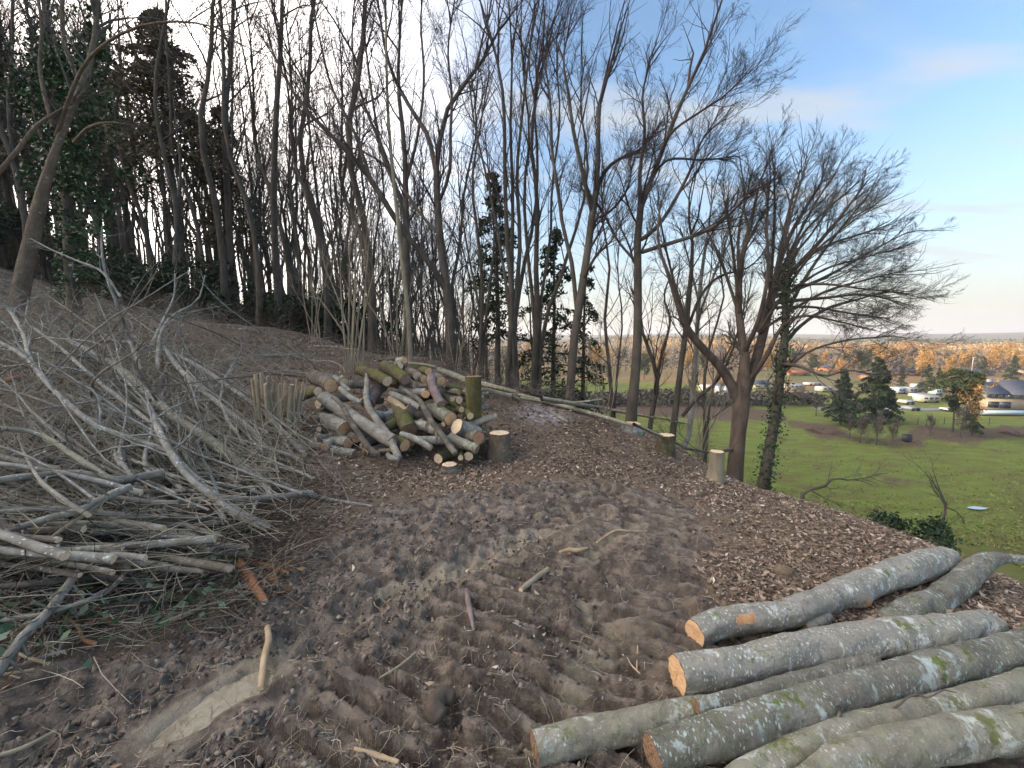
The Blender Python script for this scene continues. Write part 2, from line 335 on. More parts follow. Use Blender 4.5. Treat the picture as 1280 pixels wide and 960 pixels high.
def detail(x, y):
    """height detail near the camera, and masks"""
    sd = sdist(x, y, MUD).reshape(x.shape) + .16 * fbm(x * 2.2, y * 2.2, 4, 4)
    mud = sst(sd, -.10, .14)
    z = .05 * fbm(x * .8, y * .8, 2, 3)
    clod = fbm(x * 9, y * 9, 21, 5, .62); clod2 = np.abs(fbm(x * 5 + .5 * vn(x * 3, y * 3, 2), y * 5, 31, 5, .55))
    z = z + mud * (1 - .85 * lug(x, y)) * (.030 * clod + .085 * (.14 - clod2))
    lum = fbm(x * 15, y * 15, 71, 3); z = z + mud * (1 - .8 * lug(x, y)) * .014 * sst(lum, .02, .2) + mud * .013 * fbm(x * 30, y * 30, 99, 2)          # lumps of turned mud
    z = z + (1 - mud) * (.022 * fbm(x * 7, y * 7, 41, 4, .6) + .010 * fbm(x * 26, y * 26, 43, 2))
    silt = np.zeros(x.shape)
    for P, wd, ph, amp in ((TR1, .44, 0., 1.), (TR2, .34, 1.7, .8)):                      # tyre / track lug prints: ridges across the direction of travel
        d, s = pldist(x, y, P); m = sst(d, wd + .06, wd - .08) * mud
        side = (d / wd)
        wx = .022 * fbm(x * 4, y * 4, 50, 3)
        f = np.sin(2 * np.pi * ((wx + x * .42 + y * .91) / .125) + ph)
        brk = .35 + .65 * sst(vn(x * 4.5 + y * 1.5, y * 2, 61), -.36, -.2); f2 = sst(f, -.3, .25) * brk * (.75 + .5 * (vn(x * 4, y * 4, 60) + .5))
        z = z + m * amp * (.10 * f2 - .065)
        silt = np.maximum(silt, m * .55 * sst(-f2, -.35, -.05) * sst(fbm(x * 2.5, y * 2.5, 77, 3), -.08, .2))
    for P, wd, dp, k in ((RUT, .20, .055, 1.), (RUT2, .13, .03, .7)):
        d, s = pldist(x, y, P); m = sst(d + .07 * fbm(x * 5, y * 5, 66, 3), wd, wd * .25) * mud
        z = z - dp * m; silt = np.maximum(silt, k * m * sst(fbm(x * 4, y * 4, 88, 4) + .05, -.12, .15))
    d, s = pldist(x, y, PUD); pm = sst(d, .27, .10); sel = pm > 0; add = np.zeros(x.shape)
    if sel.any(): add[sel] = (ZPUD - base_h(x[sel], y[sel]))
    z = z * (1 - .8 * pm) + pm * add - .05 * sst(d + .09 * fbm(x * 6, y * 6, 8, 3), .10, .0); silt = np.maximum(silt, .55 * sst(d + .08 * fbm(x * 6, y * 6, 9, 3), .20, .08))
    return z, mud, np.clip(silt, 0, 1)
def Hs(x, y):                                               # surface height including detail
    x = np.atleast_1d(np.asarray(x, float)); y = np.atleast_1d(np.asarray(y, float)); r = np.hypot(x, y)
    z, mud, silt = detail(x, y); return base_h(x, y) + z * sst(r, 16, 9)
def onG(px, py, off=0.0):
    p = G(px, py, off).copy(); return p
az_f = np.radians(np.concatenate([np.arange(-58, 58.01, .28), np.arange(64, 299, 4.5)]))
rr = np.concatenate([[0.02, .2, .4, .55], .65 * (13.5 / .65) ** (np.arange(430) / 429.), 13.5 * (9000 / 13.5) ** (np.arange(1, 130) / 129.)])
A_, Rr = np.meshgrid(az_f, rr); X_ = Rr * np.sin(A_); Y_ = Rr * np.cos(A_)
Zb = base_h(X_, Y_); nearm = Rr < 17; dz = np.zeros_like(Zb); mud = np.zeros_like(Zb); silt = np.zeros_like(Zb)
dz_, mud_, silt_ = detail(X_[nearm], Y_[nearm]); f_ = sst(Rr[nearm], 16, 9)
dz[nearm] = dz_ * f_; mud[nearm] = mud_ * f_; silt[nearm] = silt_ * f_
slope_rough = np.where((Rr > 8) & (Rr < 400) & (Zb > ZV + .3), .35 * fbm(X_ * .5, Y_ * .5, 91, 4), 0) * sst(Rr, 10, 20)
Z_ = Zb + dz + slope_rough
Z_ = Z_ + np.where((Zb <= ZV + .35) & (Rr < 200), .10 * fbm(X_ * .25, Y_ * .25, 19, 4), 0)
nr, na = Rr.shape; idx = np.arange(nr * na).reshape(nr, na)
a = idx[:-1]; b_ = np.roll(idx, -1, 1)[:-1]; c_ = np.roll(idx, -1, 1)[1:]; d_ = idx[1:]
Q = np.stack([a, d_, c_, b_], -1)
zc = Zb[:-1]; rc = Rr[:-1]
kind = np.where(rc > 700, 3, np.where(rc > 150, 2, np.where(zc < ZV + .5, 1, 0)))
# brown (bracken, sedge) areas of the meadow, laid out where they lie on the valley floor
brown = np.zeros_like(Zb); mm = (Zb < ZV + 3) & (Rr < 260); xs = X_[mm]; ys = Y_[mm]
def vband(pts, wj=2.5, s=0, sc=.12):
    P = np.array([V(*p)[:2] for p in pts]); return sst(sdist(xs, ys, P) + wj * fbm(xs * sc, ys * sc, s, 4), -.8, .8)
bb = .75 * vband([(985, 524), (1040, 528), (1075, 545), (1150, 549), (1160, 558), (1120, 560), (1040, 549), (985, 536)], 1.2, 33)
bb = np.maximum(bb, .9 * vband([(1130, 532), (1200, 535), (1300, 532), (1300, 545), (1200, 552), (1130, 550)], 2.0, 37))
bb = np.maximum(bb, .9 * vband([(740, 500), (860, 503), (985, 512), (985, 530), (860, 522), (740, 518)], 2.0, 38))
bb = np.maximum(bb, .75 * vband([(1255, 610), (1330, 585), (1330, 720), (1225, 690)], 2.5, 35) * .6)
bb = np.maximum(bb, .45 * vband([(960, 655), (1150, 662), (1330, 660), (1330, 800), (900, 760)], 1.5, 36))
bb = np.maximum(bb, .55 * sst(fbm(xs * .16, ys * .34, 44, 4), .16, .42))
dst = np.hypot(xs, ys); pass
brown[mm] = bb
def subground(k, name, mat, extra):
    q = Q[kind == k].reshape(-1, 4); u, inv = np.unique(q, return_inverse=True)
    at = {n: v.ravel()[u] for n, v in extra.items()}
    return tag(make(name, np.stack([X_.ravel()[u], Y_.ravel()[u], Z_.ravel()[u]], 1), [inv.reshape(-1, 4)], mat, attrs=at), kind='structure')
# soil: dark churned mud, paler silt in the ruts, leaf mould round it
m_ground, t, b = newmat('soil', .8, .3); v = gcoord(t)
n1 = noise(t, v, 9, 7, .65); n2 = noise(t, v, 60, 4, .7); n3 = noise(t, v, 1.7, 4, .6)
mudc = ramp(t, n1, [(.34, (.040, .031, .025)), (.48, (.125, .099, .079)), (.60, (.29, .238, .188))])
mudc = mix(t, mrange(t, n3, .42, .66, 0, .55), mudc, (.20, .165, .13))
siltc = ramp(t, n1, [(.3, (.20, .17, .12)), (.7, (.38, .34, .26))])
litc = ramp(t, n2, [(.3, (.11, .082, .058)), (.52, (.22, .168, .122)), (.72, (.36, .285, .215))])
litc = mix(t, mrange(t, n3, .45, .6, 0, .5), litc, (.13, .10, .08))
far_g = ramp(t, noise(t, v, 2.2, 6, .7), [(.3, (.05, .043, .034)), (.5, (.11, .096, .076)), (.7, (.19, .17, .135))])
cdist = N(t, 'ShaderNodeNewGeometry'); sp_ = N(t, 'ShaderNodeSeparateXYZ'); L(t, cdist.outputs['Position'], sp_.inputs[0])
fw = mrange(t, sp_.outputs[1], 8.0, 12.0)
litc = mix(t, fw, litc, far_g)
c = mix(t, mrange(t, math_(t, 'ADD', attr(t, 'mud'), math_(t, 'MULTIPLY', math_(t, 'SUBTRACT', n2, .5), .9)), .35, .6), litc, mudc)
mudw = noise(t, v, 3.1, 6, .7, .8); c = mix(t, math_(t, 'MULTIPLY', mrange(t, mudw, .52, .62, 0, .6), attr(t, 'mud')), c, (.045, .035, .029))
c = mix(t, mrange(t, math_(t, 'ADD', attr(t, 'silt'), math_(t, 'MULTIPLY', math_(t, 'SUBTRACT', n1, .5), .8)), .3, .8, 0, .92), c, siltc)
ash = N(t, 'ShaderNodeVectorMath', operation='DISTANCE'); L(t, cdist.outputs['Position'], ash.inputs[0]); ash.inputs[1].default_value = (ASH[0], ASH[1], H1(*ASH))
c = mix(t, math_(t, 'MULTIPLY', mrange(t, ash.outputs['Value'], .75, .15), mrange(t, noise(t, v, 14, 5, .7), .42, .58)), c, (.42, .43, .48))
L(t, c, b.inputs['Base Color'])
rg = math_(t, 'SUBTRACT', mrange(t, attr(t, 'mud'), .2, .8, .95, .62), math_(t, 'MULTIPLY', mrange(t, n1, .4, .6), mrange(t, attr(t, 'mud'), .2, .8, 0, .32))); L(t, rg, b.inputs['Roughness'])
L(t, mrange(t, attr(t, 'mud'), .2, .8, .15, .5), b.inputs['Specular IOR Level'])
bump(t, b, math_(t, 'ADD', noise(t, v, 55, 8, .7), math_(t, 'MULTIPLY', noise(t, v, 190, 3, .6), .4)), 1.0, .022)
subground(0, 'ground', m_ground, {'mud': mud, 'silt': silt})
# meadow
m_mead, t, b = newmat('meadow_grass', .95, .1); v = gcoord(t)
vs = N(t, 'ShaderNodeMapping'); L(t, v, vs.inputs[0]); vs.inputs['Scale'].default_value = (.5, 1.2, 1); vs = vs.outputs[0]
gn = noise(t, vs, .55, 7, .68); g2 = noise(t, vs, 4, 6, .75)
gc = ramp(t, gn, [(.32, (.135, .11, .05)), (.44, (.14, .155, .042)), (.60, (.155, .215, .045)), (.75, (.22, .23, .085))])
gc = mix(t, mrange(t, g2, .5, .68, 0, .55), gc, (.17, .15, .075))
bc = ramp(t, g2, [(.3, (.060, .042, .030)), (.5, (.12, .085, .062)), (.75, (.20, .165, .10))])
c = mix(t, mrange(t, math_(t, 'ADD', attr(t, 'brown'), math_(t, 'MULTIPLY', math_(t, 'SUBTRACT', gn, .5), 1.2)), .35, .75), gc, bc)
L(t, c, b.inputs['Base Color']); bump(t, b, noise(t, v, 6, 7, .75), 1., .25)
subground(1, 'meadow', m_mead, {'brown': brown})
# valley floor with town, and far hills
m_val, t, b = newmat('valley_ground', .95, .1); v = gcoord(t)
L(t, ramp(t, noise(t, v, .02, 8, .7), [(.3, (.10, .14, .045)), (.45, (.17, .14, .07)), (.6, (.24, .16, .08)), (.7, (.12, .10, .06))]), b.inputs['Base Color'])
subground(2, 'valley_floor', m_val, {})
m_hill, t, b = newmat('hill_woods', 1., .0); v = gcoord(t)
L(t, ramp(t, noise(t, v, .006, 9, .75), [(.3, (.05, .055, .05)), (.5, (.10, .085, .065)), (.7, (.16, .13, .09))]), b.inputs['Base Color'])
bump(t, b, noise(t, v, .05, 5), 1, 8)
subground(3, 'distant_hills', m_hill, {})
# muddy water lying in the rut
pc = np.vstack([PUD]); me_ = pc[1]; dr = vnorm(pc[2] - pc[0]); nrm_ = np.array([-dr[1], dr[0]])
zlev = ZPUD - .034
ang = np.linspace(0, 2 * np.pi, 28, endpoint=False); ring = me_ + np.outer(np.cos(ang) * .34, dr) + np.outer(np.sin(ang) * .10, nrm_)
m_pud, t, b = newmat('muddy_water', .05, .8); v = gcoord(t)
L(t, ramp(t, noise(t, v, 14, 4), [(.35, (.115, .10, .065)), (.65, (.17, .15, .105))]), b.inputs['Base Color']); bump(t, b, noise(t, v, 30, 3), .15, .01)
tag(make('puddle', np.vstack([np.column_stack([ring, np.full(28, zlev)]), [[me_[0], me_[1], zlev]]]), [np.array([[i, (i + 1) % 28, 28] for i in range(28)])], m_pud), kind='structure', label='olive brown puddle lying in the rut at lower left')
m_wat, t, b = newmat('meadow_water', .08, .8); b.inputs['Base Color'].default_value = (.25, .33, .34, 1)
for (px, py, wx, wy) in ((1221, 637, .8, .36),):
    p = V(px, py); k = 22; an = np.linspace(0, 2 * np.pi, k, endpoint=False); rr_ = 1 + .35 * vn(np.cos(an) * 2 + px, np.sin(an) * 2, 3)
    zz = H1(p[0], p[1]) + .16
    tag(make('pool_of_water', np.column_stack([p[0] + wx * rr_ * np.cos(an), p[1] + wy * rr_ * np.sin(an), np.full(k, zz)]), [np.arange(k)[None]], m_wat), kind='structure')
# ------------------------------------------------------------ branching plants
def grow(P, R, n, L0, ang, up, K, tmin=.25, wob=.25, rf=.6, rmin=.0015, rend=.25, falloff=.5, Lfix=None, g=None):
    g = g or rng
    Nn, Kp, _ = P.shape
    t = tmin + (1 - tmin) * (np.arange(n)[None] + g.random((Nn, n))) / n
    f = np.clip(t, 0, .999) * (Kp - 1); i = f.astype(int); fr = f - i; ii = np.arange(Nn)[:, None]
    O = P[ii, i] * (1 - fr[..., None]) + P[ii, np.minimum(i + 1, Kp - 1)] * fr[..., None]
    T = vnorm(P[ii, np.minimum(i + 1, Kp - 1)] - P[ii, i]); r0 = (R[ii, i] * (1 - fr) + R[ii, np.minimum(i + 1, Kp - 1)] * fr)
    rnd = g.normal(size=(Nn, n, 3)); perp = vnorm(rnd - (rnd * T).sum(-1, keepdims=True) * T)
    a = np.radians(ang * (.7 + .6 * g.random((Nn, n, 1))))
    d = np.cos(a) * T + np.sin(a) * perp
    plen = np.linalg.norm(np.diff(P, axis=1), axis=-1).sum(1)[:, None]
    ln = (plen * L0 if Lfix is None else Lfix) * (1 - falloff * t) * (.65 + .7 * g.random((Nn, n)))
    r = np.maximum(r0 * rf * (.8 + .4 * g.random((Nn, n))), rmin)
    pts = [O]; step = (ln / (K - 1))[..., None]
    for k in range(K - 1):
        d = vnorm(d + wob * g.normal(size=d.shape) * .6 + np.array([0, 0, up]))
        pts.append(pts[-1] + d * step)
    C = np.stack(pts, 2).reshape(-1, K, 3)
    rad = r.reshape(-1, 1) * np.linspace(1, rend, K)[None]
    return C, rad
def limbs_arr(limbs, K=12):
    P = []; R = []
    for l in limbs:
        q = resample(l, K); P.append(q[:, :3]); R.append(q[:, 3])
    return np.array(P), np.array(R)
def taper_trunk_radii(R): return R
m_bark = bark('grey_bark', (.13, .115, .095), (.05, .043, .036), 5, .25, (.30, .32, .27), 26, .25, (.09, .11, .03))
m_barkb = bark('brown_bark', (.17, .135, .11), (.07, .055, .044), 7, .15, (.28, .27, .22), 26, .2, (.10, .11, .04))
m_barkd = bark('dark_bark', (.135, .118, .098), (.055, .047, .04), 6, .15, (.20, .22, .18), 20, .3, (.06, .075, .02))
m_pale = bark('pale_hazel_bark', (.34, .30, .22), (.17, .145, .10), 6, .25, (.45, .47, .40), 30, .25, (.12, .14, .05))
m_lich = bark('lichen_bark', (.34, .34, .31), (.12, .115, .10), 9, .8, (.55, .60, .57), 34, .15)
m_tan = bark('tan_bark', (.26, .205, .155), (.11, .085, .065), 5, .3, (.40, .38, .32), 22, .25, (.10, .11, .04), (1, 1, .5), 1, .02, None, 0, (.17, .15, .11))
m_twig = plain('dark_twigs', (.070, .056, .055), .9, .1, .3, 2)
m_twig2 = plain('grey_twigs', (.10, .095, .085), .9, .1, .3, 2)
m_ivy = leafmat('ivy_leaves', [(0, (.008, .025, .008)), (.5, (.018, .055, .016)), (1, (.045, .10, .03))], .5)
m_con = leafmat('conifer_needles', [(0, (.015, .028, .013)), (.6, (.036, .058, .025)), (1, (.07, .09, .04))], .8)
m_conb = leafmat('browning_needles', [(0, (.05, .045, .025)), (.6, (.12, .10, .055)), (1, (.20, .175, .10))], .8)
def flakes(C, size, g=None, asp=1.6, droop=0.):
    g = g or rng; n = len(C); a = vnorm(g.normal(size=(n, 3))); b = vnorm(np.cross(a, g.normal(size=(n, 3))))
    if droop: a[:, 2] -= droop; a = vnorm(a); b = vnorm(np.cross(a, b))
    s = np.broadcast_to(np.asarray(size, float).reshape(-1, 1), (n, 1)) * (.6 + .8 * g.random((n, 1)))
    v = np.stack([C - a * s * asp * .5, C + b * s * .4, C + a * s * asp * .5, C - b * s * .4], 1).reshape(-1, 3)
    return v, np.arange(n * 4).reshape(n, 4)
def tree(name, label, cat, limbs, group=None, mats=None, n=(9, 6, 6), L=(.42, .45, .5), ang=(38, 38, 35), up=(.10, .06, .03), sub=1, tw=.0035, org=None, K2=6, tmin=.35, ivy=None, fixL=None, rf=.36, parent_thing=None, seed=0, wob=.22, S0=9):
    g = np.random.default_rng(1000 + seed)
    P, R = limbs_arr(limbs, 14)
    o = parent_thing or thing(name, org if org is not None else P[0, 0], label, cat, group)
    # trunk and limbs get bark relief
    ac = Acc(); wobs = 1 + .10 * g.normal(size=(len(P), 14, S0)).cumsum(1) * .25
    v, f = tubes(P, R, S0, wob=np.clip(wobs, .8, 1.25)); ac.add(v, f)
    ac.build('trunk', mats[0], o)
    cr = Acc()
    # limbs' twigs: first level length measured from the crown reach, not the trunk
    Pl, Rl = P, R
    if fixL:
        C1, R1 = grow(Pl, Rl, n[0], 1, ang[0], up[0], 7, tmin, wob, rf, tw * 1.6, Lfix=fixL, falloff=.35, g=g)
    else: C1, R1 = grow(Pl, Rl, n[0], L[0], ang[0], up[0], 7, tmin, wob, rf, tw * 1.6, g=g)
    C2, R2 = grow(C1, R1, n[1], L[1], ang[1], up[1], 5, .2, wob, .6, tw * 1.2, g=g)
    C3, R3 = grow(C2, R2, n[2], L[2], ang[2], up[2], 2 if len(n) > 3 and n[3] > 2 else 3, .15, wob, .6, tw, g=g)
    # limb ends burst into twigs
    E1, ER1 = grow(Pl, Rl, 5, .22, 22, .04, 5, .8, wob, .8, tw * 1.2, falloff=0, g=g)
    cr.tube(C1, R1, 5); cr.tube(C2, R2, 4); cr.tube(C3, R3, 3); cr.tube(E1, ER1, 4)
    E2, ER2 = grow(E1, ER1, 5, .5, 30, .03, 3, .2, wob, .6, tw, g=g); cr.tube(E2, ER2, 3)
    if len(n) > 3:
        C4, R4 = grow(C3, R3, n[3], .7, 32, 0.0, 2, .1, wob, .7, tw * .75, g=g); cr.tube(C4, R4, 3)
    cr.build('crown', mats[1], o)
    if ivy:                                                  # ivy leaves hugging the stem: (from, to) along limb 0
        lv = Acc(); nl = ivy[2]; t = ivy[0] + (ivy[1] - ivy[0]) * g.random(nl)
        li = g.integers(0, ivy[4] if len(ivy) > 4 else 1, nl); f = t * 12.99; i = f.astype(int); fr = (f - i)[:, None]
        c = P[li, i] * (1 - fr) + P[li, np.minimum(i + 1, 13)] * fr
        dv = vnorm(g.normal(size=(nl, 3))); rr = R[li, i][:, None] + ivy[3] * (g.random((nl, 1)) ** 1.5) * (.4 + 1.2 * np.abs(np.sin(t * 23))[:, None])
        v, f = flakes(c + dv * rr, .036, g); lv.add(v, f, np.repeat(g.random(nl), 4)); lv.build('ivy', m_ivy, o, smooth=False)
    return o
def LM(pts, base=None):
    """limb from (px, py, depth, width_px): radius in metres"""
    out = []
    for p in pts: q = D(p[0], p[1], p[2]); out.append([*q, .38 * p[3] * p[2] / F])
    if base is not None:
        q = out[0]; z = H1(q[0] + base[0], q[1] + base[1]) - .25
        if q[2] - z > .25: out.insert(0, [q[0] + base[0], q[1] + base[1], z, q[3] * (1.2 if q[3] > .05 else 1)])
    return np.array(out)
T = []
# 1. big spreading tree at the right of the slope, leaning trunk forking low
d = 8.6
T.append(dict(name='spreading_tree', label='bare spreading tree with reddish brown trunk forking low, its fan crown rightmost against the sky', cat='tree', mats=(m_barkb, m_twig2), seed=1,
 limbs=[LM([(918, 595, d, 25), (922, 545, d, 23), (927, 500, d, 25), (931, 446, d, 14), (923, 390, d + .2, 11), (926, 330, d + .3, 9), (938, 280, d + .4, 6), (948, 235, d + .4, 3)], (0, 0)),
  LM([(925, 505, d, 17), (905, 465, d, 14), (880, 437, d - .2, 12), (858, 410, d - .4, 11), (848, 383, d - .5, 8), (836, 345, d - .6, 6), (822, 300, d - .7, 4), (826, 250, d - .7, 2)]),
  LM([(930, 495, d, 16), (946, 446, d + .2, 14), (959, 394, d + .4, 13), (966, 367, d + .5, 11), (975, 320, d + .6, 8), (984, 275, d + .8, 6), (992, 240, d + 1, 3), (1000, 212, d + 1, 2)]),
  LM([(966, 367, d + .5, 9), (978, 355, d + .2, 8), (996, 333, d, 7), (1022, 305, d - .2, 6), (1055, 265, d - .4, 4), (1085, 225, d - .5, 2)]),
  LM([(964, 372, d + .5, 8), (985, 365, d + .8, 7), (1020, 352, d + 1, 6), (1062, 330, d + 1.2, 4), (1105, 305, d + 1.4, 2.5), (1135, 290, d + 1.4, 1.5)]),
  LM([(962, 380, d + .3, 7), (990, 376, d, 6), (1035, 372, d - .3, 4.5), (1080, 368, d - .6, 3), (1125, 378, d - .8, 1.5)]),
  LM([(935, 478, d, 9), (958, 445, d - .4, 8), (976, 410, d - .6, 6), (1000, 395, d - .8, 5), (1040, 400, d - 1, 3), (1090, 412, d - 1.1, 1.5)]),
  LM([(970, 345, d + .6, 7), (985, 300, d + .6, 6), (1010, 255, d + .7, 5), (1026, 228, d + .8, 3), (1034, 205, d + .8, 1.5)]),
  LM([(930, 440, d, 8), (948, 400, d - .6, 7), (960, 340, d - 1, 5), (958, 280, d - 1.1, 4), (963, 220, d - 1.1, 2)]),
  LM([(919, 560, d, 6), (890, 566, d - .4, 4), (850, 560, d - .7, 3), (815, 572, d - .9, 1.5)])],
 n=(12, 8, 7, 3), L=(.31, .5, .55), ang=(31, 33, 31), up=(.07, .04, .02), fixL=1.0, wob=.18, tw=.0023))
# 2. ivy clad tree just right of it
d = 8.0
T.append(dict(name='ivy_clad_tree', label='slender tree with ivy and lichen up its leaning stem, right of the spreading tree', cat='tree', mats=(m_bark, m_twig2), seed=2, ivy=(.05, .95, 2600, .13),
 limbs=[LM([(955, 605, d, 18), (962, 560, d, 16), (970, 515, d, 14), (975, 470, d, 13), (981, 425, d, 11), (982, 380, d, 9), (985, 345, d, 7), (996, 310, d, 5)], (0, 0)),
  LM([(981, 430, d, 7), (1000, 408, d + .4, 6), (1035, 385, d + .8, 5), (1080, 372, d + 1, 3), (1120, 360, d + 1.1, 1.5)]),
  LM([(980, 400, d, 6), (1005, 350, d + .3, 5), (1040, 300, d + .5, 4), (1080, 250, d + .7, 2)]),
  LM([(978, 455, d, 7), (1000, 458, d - .5, 5.5), (1030, 470, d - .8, 4), (1060, 463, d - .9, 3), (1100, 470, d - 1, 1.5)]),
  LM([(975, 470, d, 5), (1010, 440, d - .4, 4), (1060, 425, d - .6, 3), (1120, 420, d - .8, 1.5)])],
 n=(10, 7, 6, 2), fixL=1.2, L=(.36, .42, .5), up=(.03, 0, 0), tw=0.0027))
# 3. tall straight tree left of it with crown leaning right
d = 8.6
T.append(dict(name='tall_tree', label='tall bare tree with straight lichened trunk beside the low pale stump, crown leaning right', cat='tree', mats=(m_bark, m_twig), seed=3,
 limbs=[LM([(788, 528, d, 19), (793, 480, d, 17), (797, 420, d, 15), (797, 340, d, 13), (797, 285, d, 12), (803, 250, d, 11), (815, 222, d, 9), (829, 185, d, 8), (850, 132, d, 7), (872, 84, d, 5), (893, 45, d, 3), (900, 28, d, 1.5)], (0, 0)),
  LM([(800, 262, d, 7), (800, 215, d + .3, 6), (806, 165, d + .5, 5), (803, 120, d + .7, 4), (812, 80, d + .8, 3), (818, 60, d + .8, 1.5)]),
  LM([(800, 300, d, 7), (815, 290, d - .3, 7), (835, 265, d - .5, 6), (862, 215, d - .7, 4.5), (880, 170, d - .9, 3), (905, 150, d - 1, 1.5)]),
  LM([(803, 315, d, 7), (835, 305, d - .6, 6.5), (880, 290, d - .8, 6), (910, 270, d - 1, 5), (932, 246, d - 1.2, 3.5), (956, 222, d - 1.3, 1.5)]),
  LM([(825, 195, d, 5), (840, 165, d - .3, 4.5), (875, 140, d - .4, 4), (905, 120, d - .4, 3), (930, 95, d - .4, 1.5)]),
  LM([(812, 228, d, 5), (835, 200, d + .2, 4), (880, 200, d + .4, 3), (920, 195, d + .5, 1.5)]),
  LM([(797, 330, d, 5), (772, 300, d + .4, 4), (752, 262, d + .6, 3), (735, 240, d + .7, 1.5)])],
 n=(13, 7, 6, 3), fixL=1.5, wob=.19, L=(.34, .48, .52), ang=(28, 30, 30), tw=0.0029))
# 4. tree with a Y fork left of it
d = 9.0
T.append(dict(name='forked_tree', label='bare tree with dark trunk dividing in a wide Y, left of the tall straight one', cat='tree', mats=(m_bark, m_twig), seed=4,
 limbs=[LM([(712, 505, d, 15), (717, 430, d, 14), (726, 370, d, 13), (735, 310, d, 12), (741, 262, d, 11), (747, 220, d, 8), (748, 175, d, 7), (748, 140, d, 6), (757, 95, d, 4), (765, 60, d, 2)], (0, 0)),
  LM([(740, 265, d, 8), (728, 215, d - .2, 7), (716, 160, d - .4, 6), (711, 120, d - .5, 5), (704, 75, d - .6, 3.5), (712, 35, d - .6, 2)]),
  LM([(745, 240, d, 6), (758, 212, d + .3, 6), (775, 198, d + .4, 5), (800, 187, d + .5, 4), (822, 160, d + .5, 2)]),
  LM([(722, 400, d, 7), (715, 330, d + .5, 7), (704, 285, d + .6, 6), (698, 240, d + .6, 6), (690, 190, d + .7, 5), (688, 130, d + .8, 4), (680, 70, d + .8, 2)]),
  LM([(742, 275, d, 5), (765, 262, d - .4, 4), (785, 235, d - .6, 3), (790, 205, d - .6, 1.5)]),
  LM([(728, 350, d, 5), (745, 320, d - .5, 4), (765, 300, d - .7, 2.5), (780, 270, d - .7, 1.5)])],
 n=(13, 7, 6, 3), fixL=1.5, wob=.19, L=(.34, .48, .52), ang=(27, 30, 30), tw=0.0030))
# 5. small forked tree between
d = 10.5
T.append(dict(name='young_tree', label='short crooked young tree right of the tall straight lichened trunk, forking low', cat='tree', mats=(m_barkd, m_twig), seed=5,
 limbs=[LM([(812, 540, d, 8), (818, 500, d, 8), (821, 470, d, 7), (813, 442, d, 6), (804, 418, d, 5), (800, 390, d, 3), (790, 360, d, 1.5)], (0, 0)),
  LM([(821, 472, d, 6), (828, 440, d + .2, 5), (838, 400, d + .3, 4), (830, 370, d + .3, 3), (842, 335, d + .3, 1.5)])],
 n=(8, 6, 5), L=(.45, .45, .5), tw=0.0031))
d = 9.6
T.append(dict(name='slim_tree', label='slim bare tree whose dark trunk bends right then left, nearest the small green mossy stump', cat='tree', mats=(m_bark, m_twig), seed=6,
 limbs=[LM([(840, 552, d, 11), (846, 500, d, 10), (852, 450, d, 9), (858, 408, d, 8), (862, 360, d, 7), (866, 310, d, 5), (860, 260, d, 3), (868, 215, d, 1.5)], (0, 0)),
  LM([(853, 520, d, 6), (872, 497, d - .2, 6), (895, 478, d - .4, 5), (915, 440, d - .5, 3), (925, 400, d - .5, 1.5)]),
  LM([(858, 415, d, 5), (876, 370, d + .2, 5), (900, 345, d + .3, 4), (935, 335, d + .4, 2.5), (960, 310, d + .4, 1.5)]),
  LM([(857, 400, d, 5), (842, 350, d + .2, 4), (830, 300, d + .3, 3), (822, 250, d + .3, 1.5)])],
 n=(10, 7, 6, 2), fixL=1.2, L=(.36, .42, .5), tw=0.0031))
d = 10.8
T.append(dict(name='slim_tree', label='slim grey tree rising straight behind the low left limb of the spreading tree', cat='tree', mats=(m_lich, m_twig2), seed=7,
 limbs=[LM([(850, 572, d, 9), (862, 540, d, 8), (866, 490, d, 8), (871, 420, d, 7), (874, 370, d, 6), (880, 320, d, 5), (888, 270, d, 3), (890, 225, d, 1.5)], (0, 0)),
  LM([(872, 400, d, 4), (890, 350, d, 4), (908, 300, d, 3), (915, 250, d, 1.5)]),
  LM([(874, 380, d, 4), (862, 330, d, 3), (850, 285, d, 1.5)])],
 n=(10, 7, 6, 2), fixL=1.2, L=(.36, .42, .5), tw=0.0031))
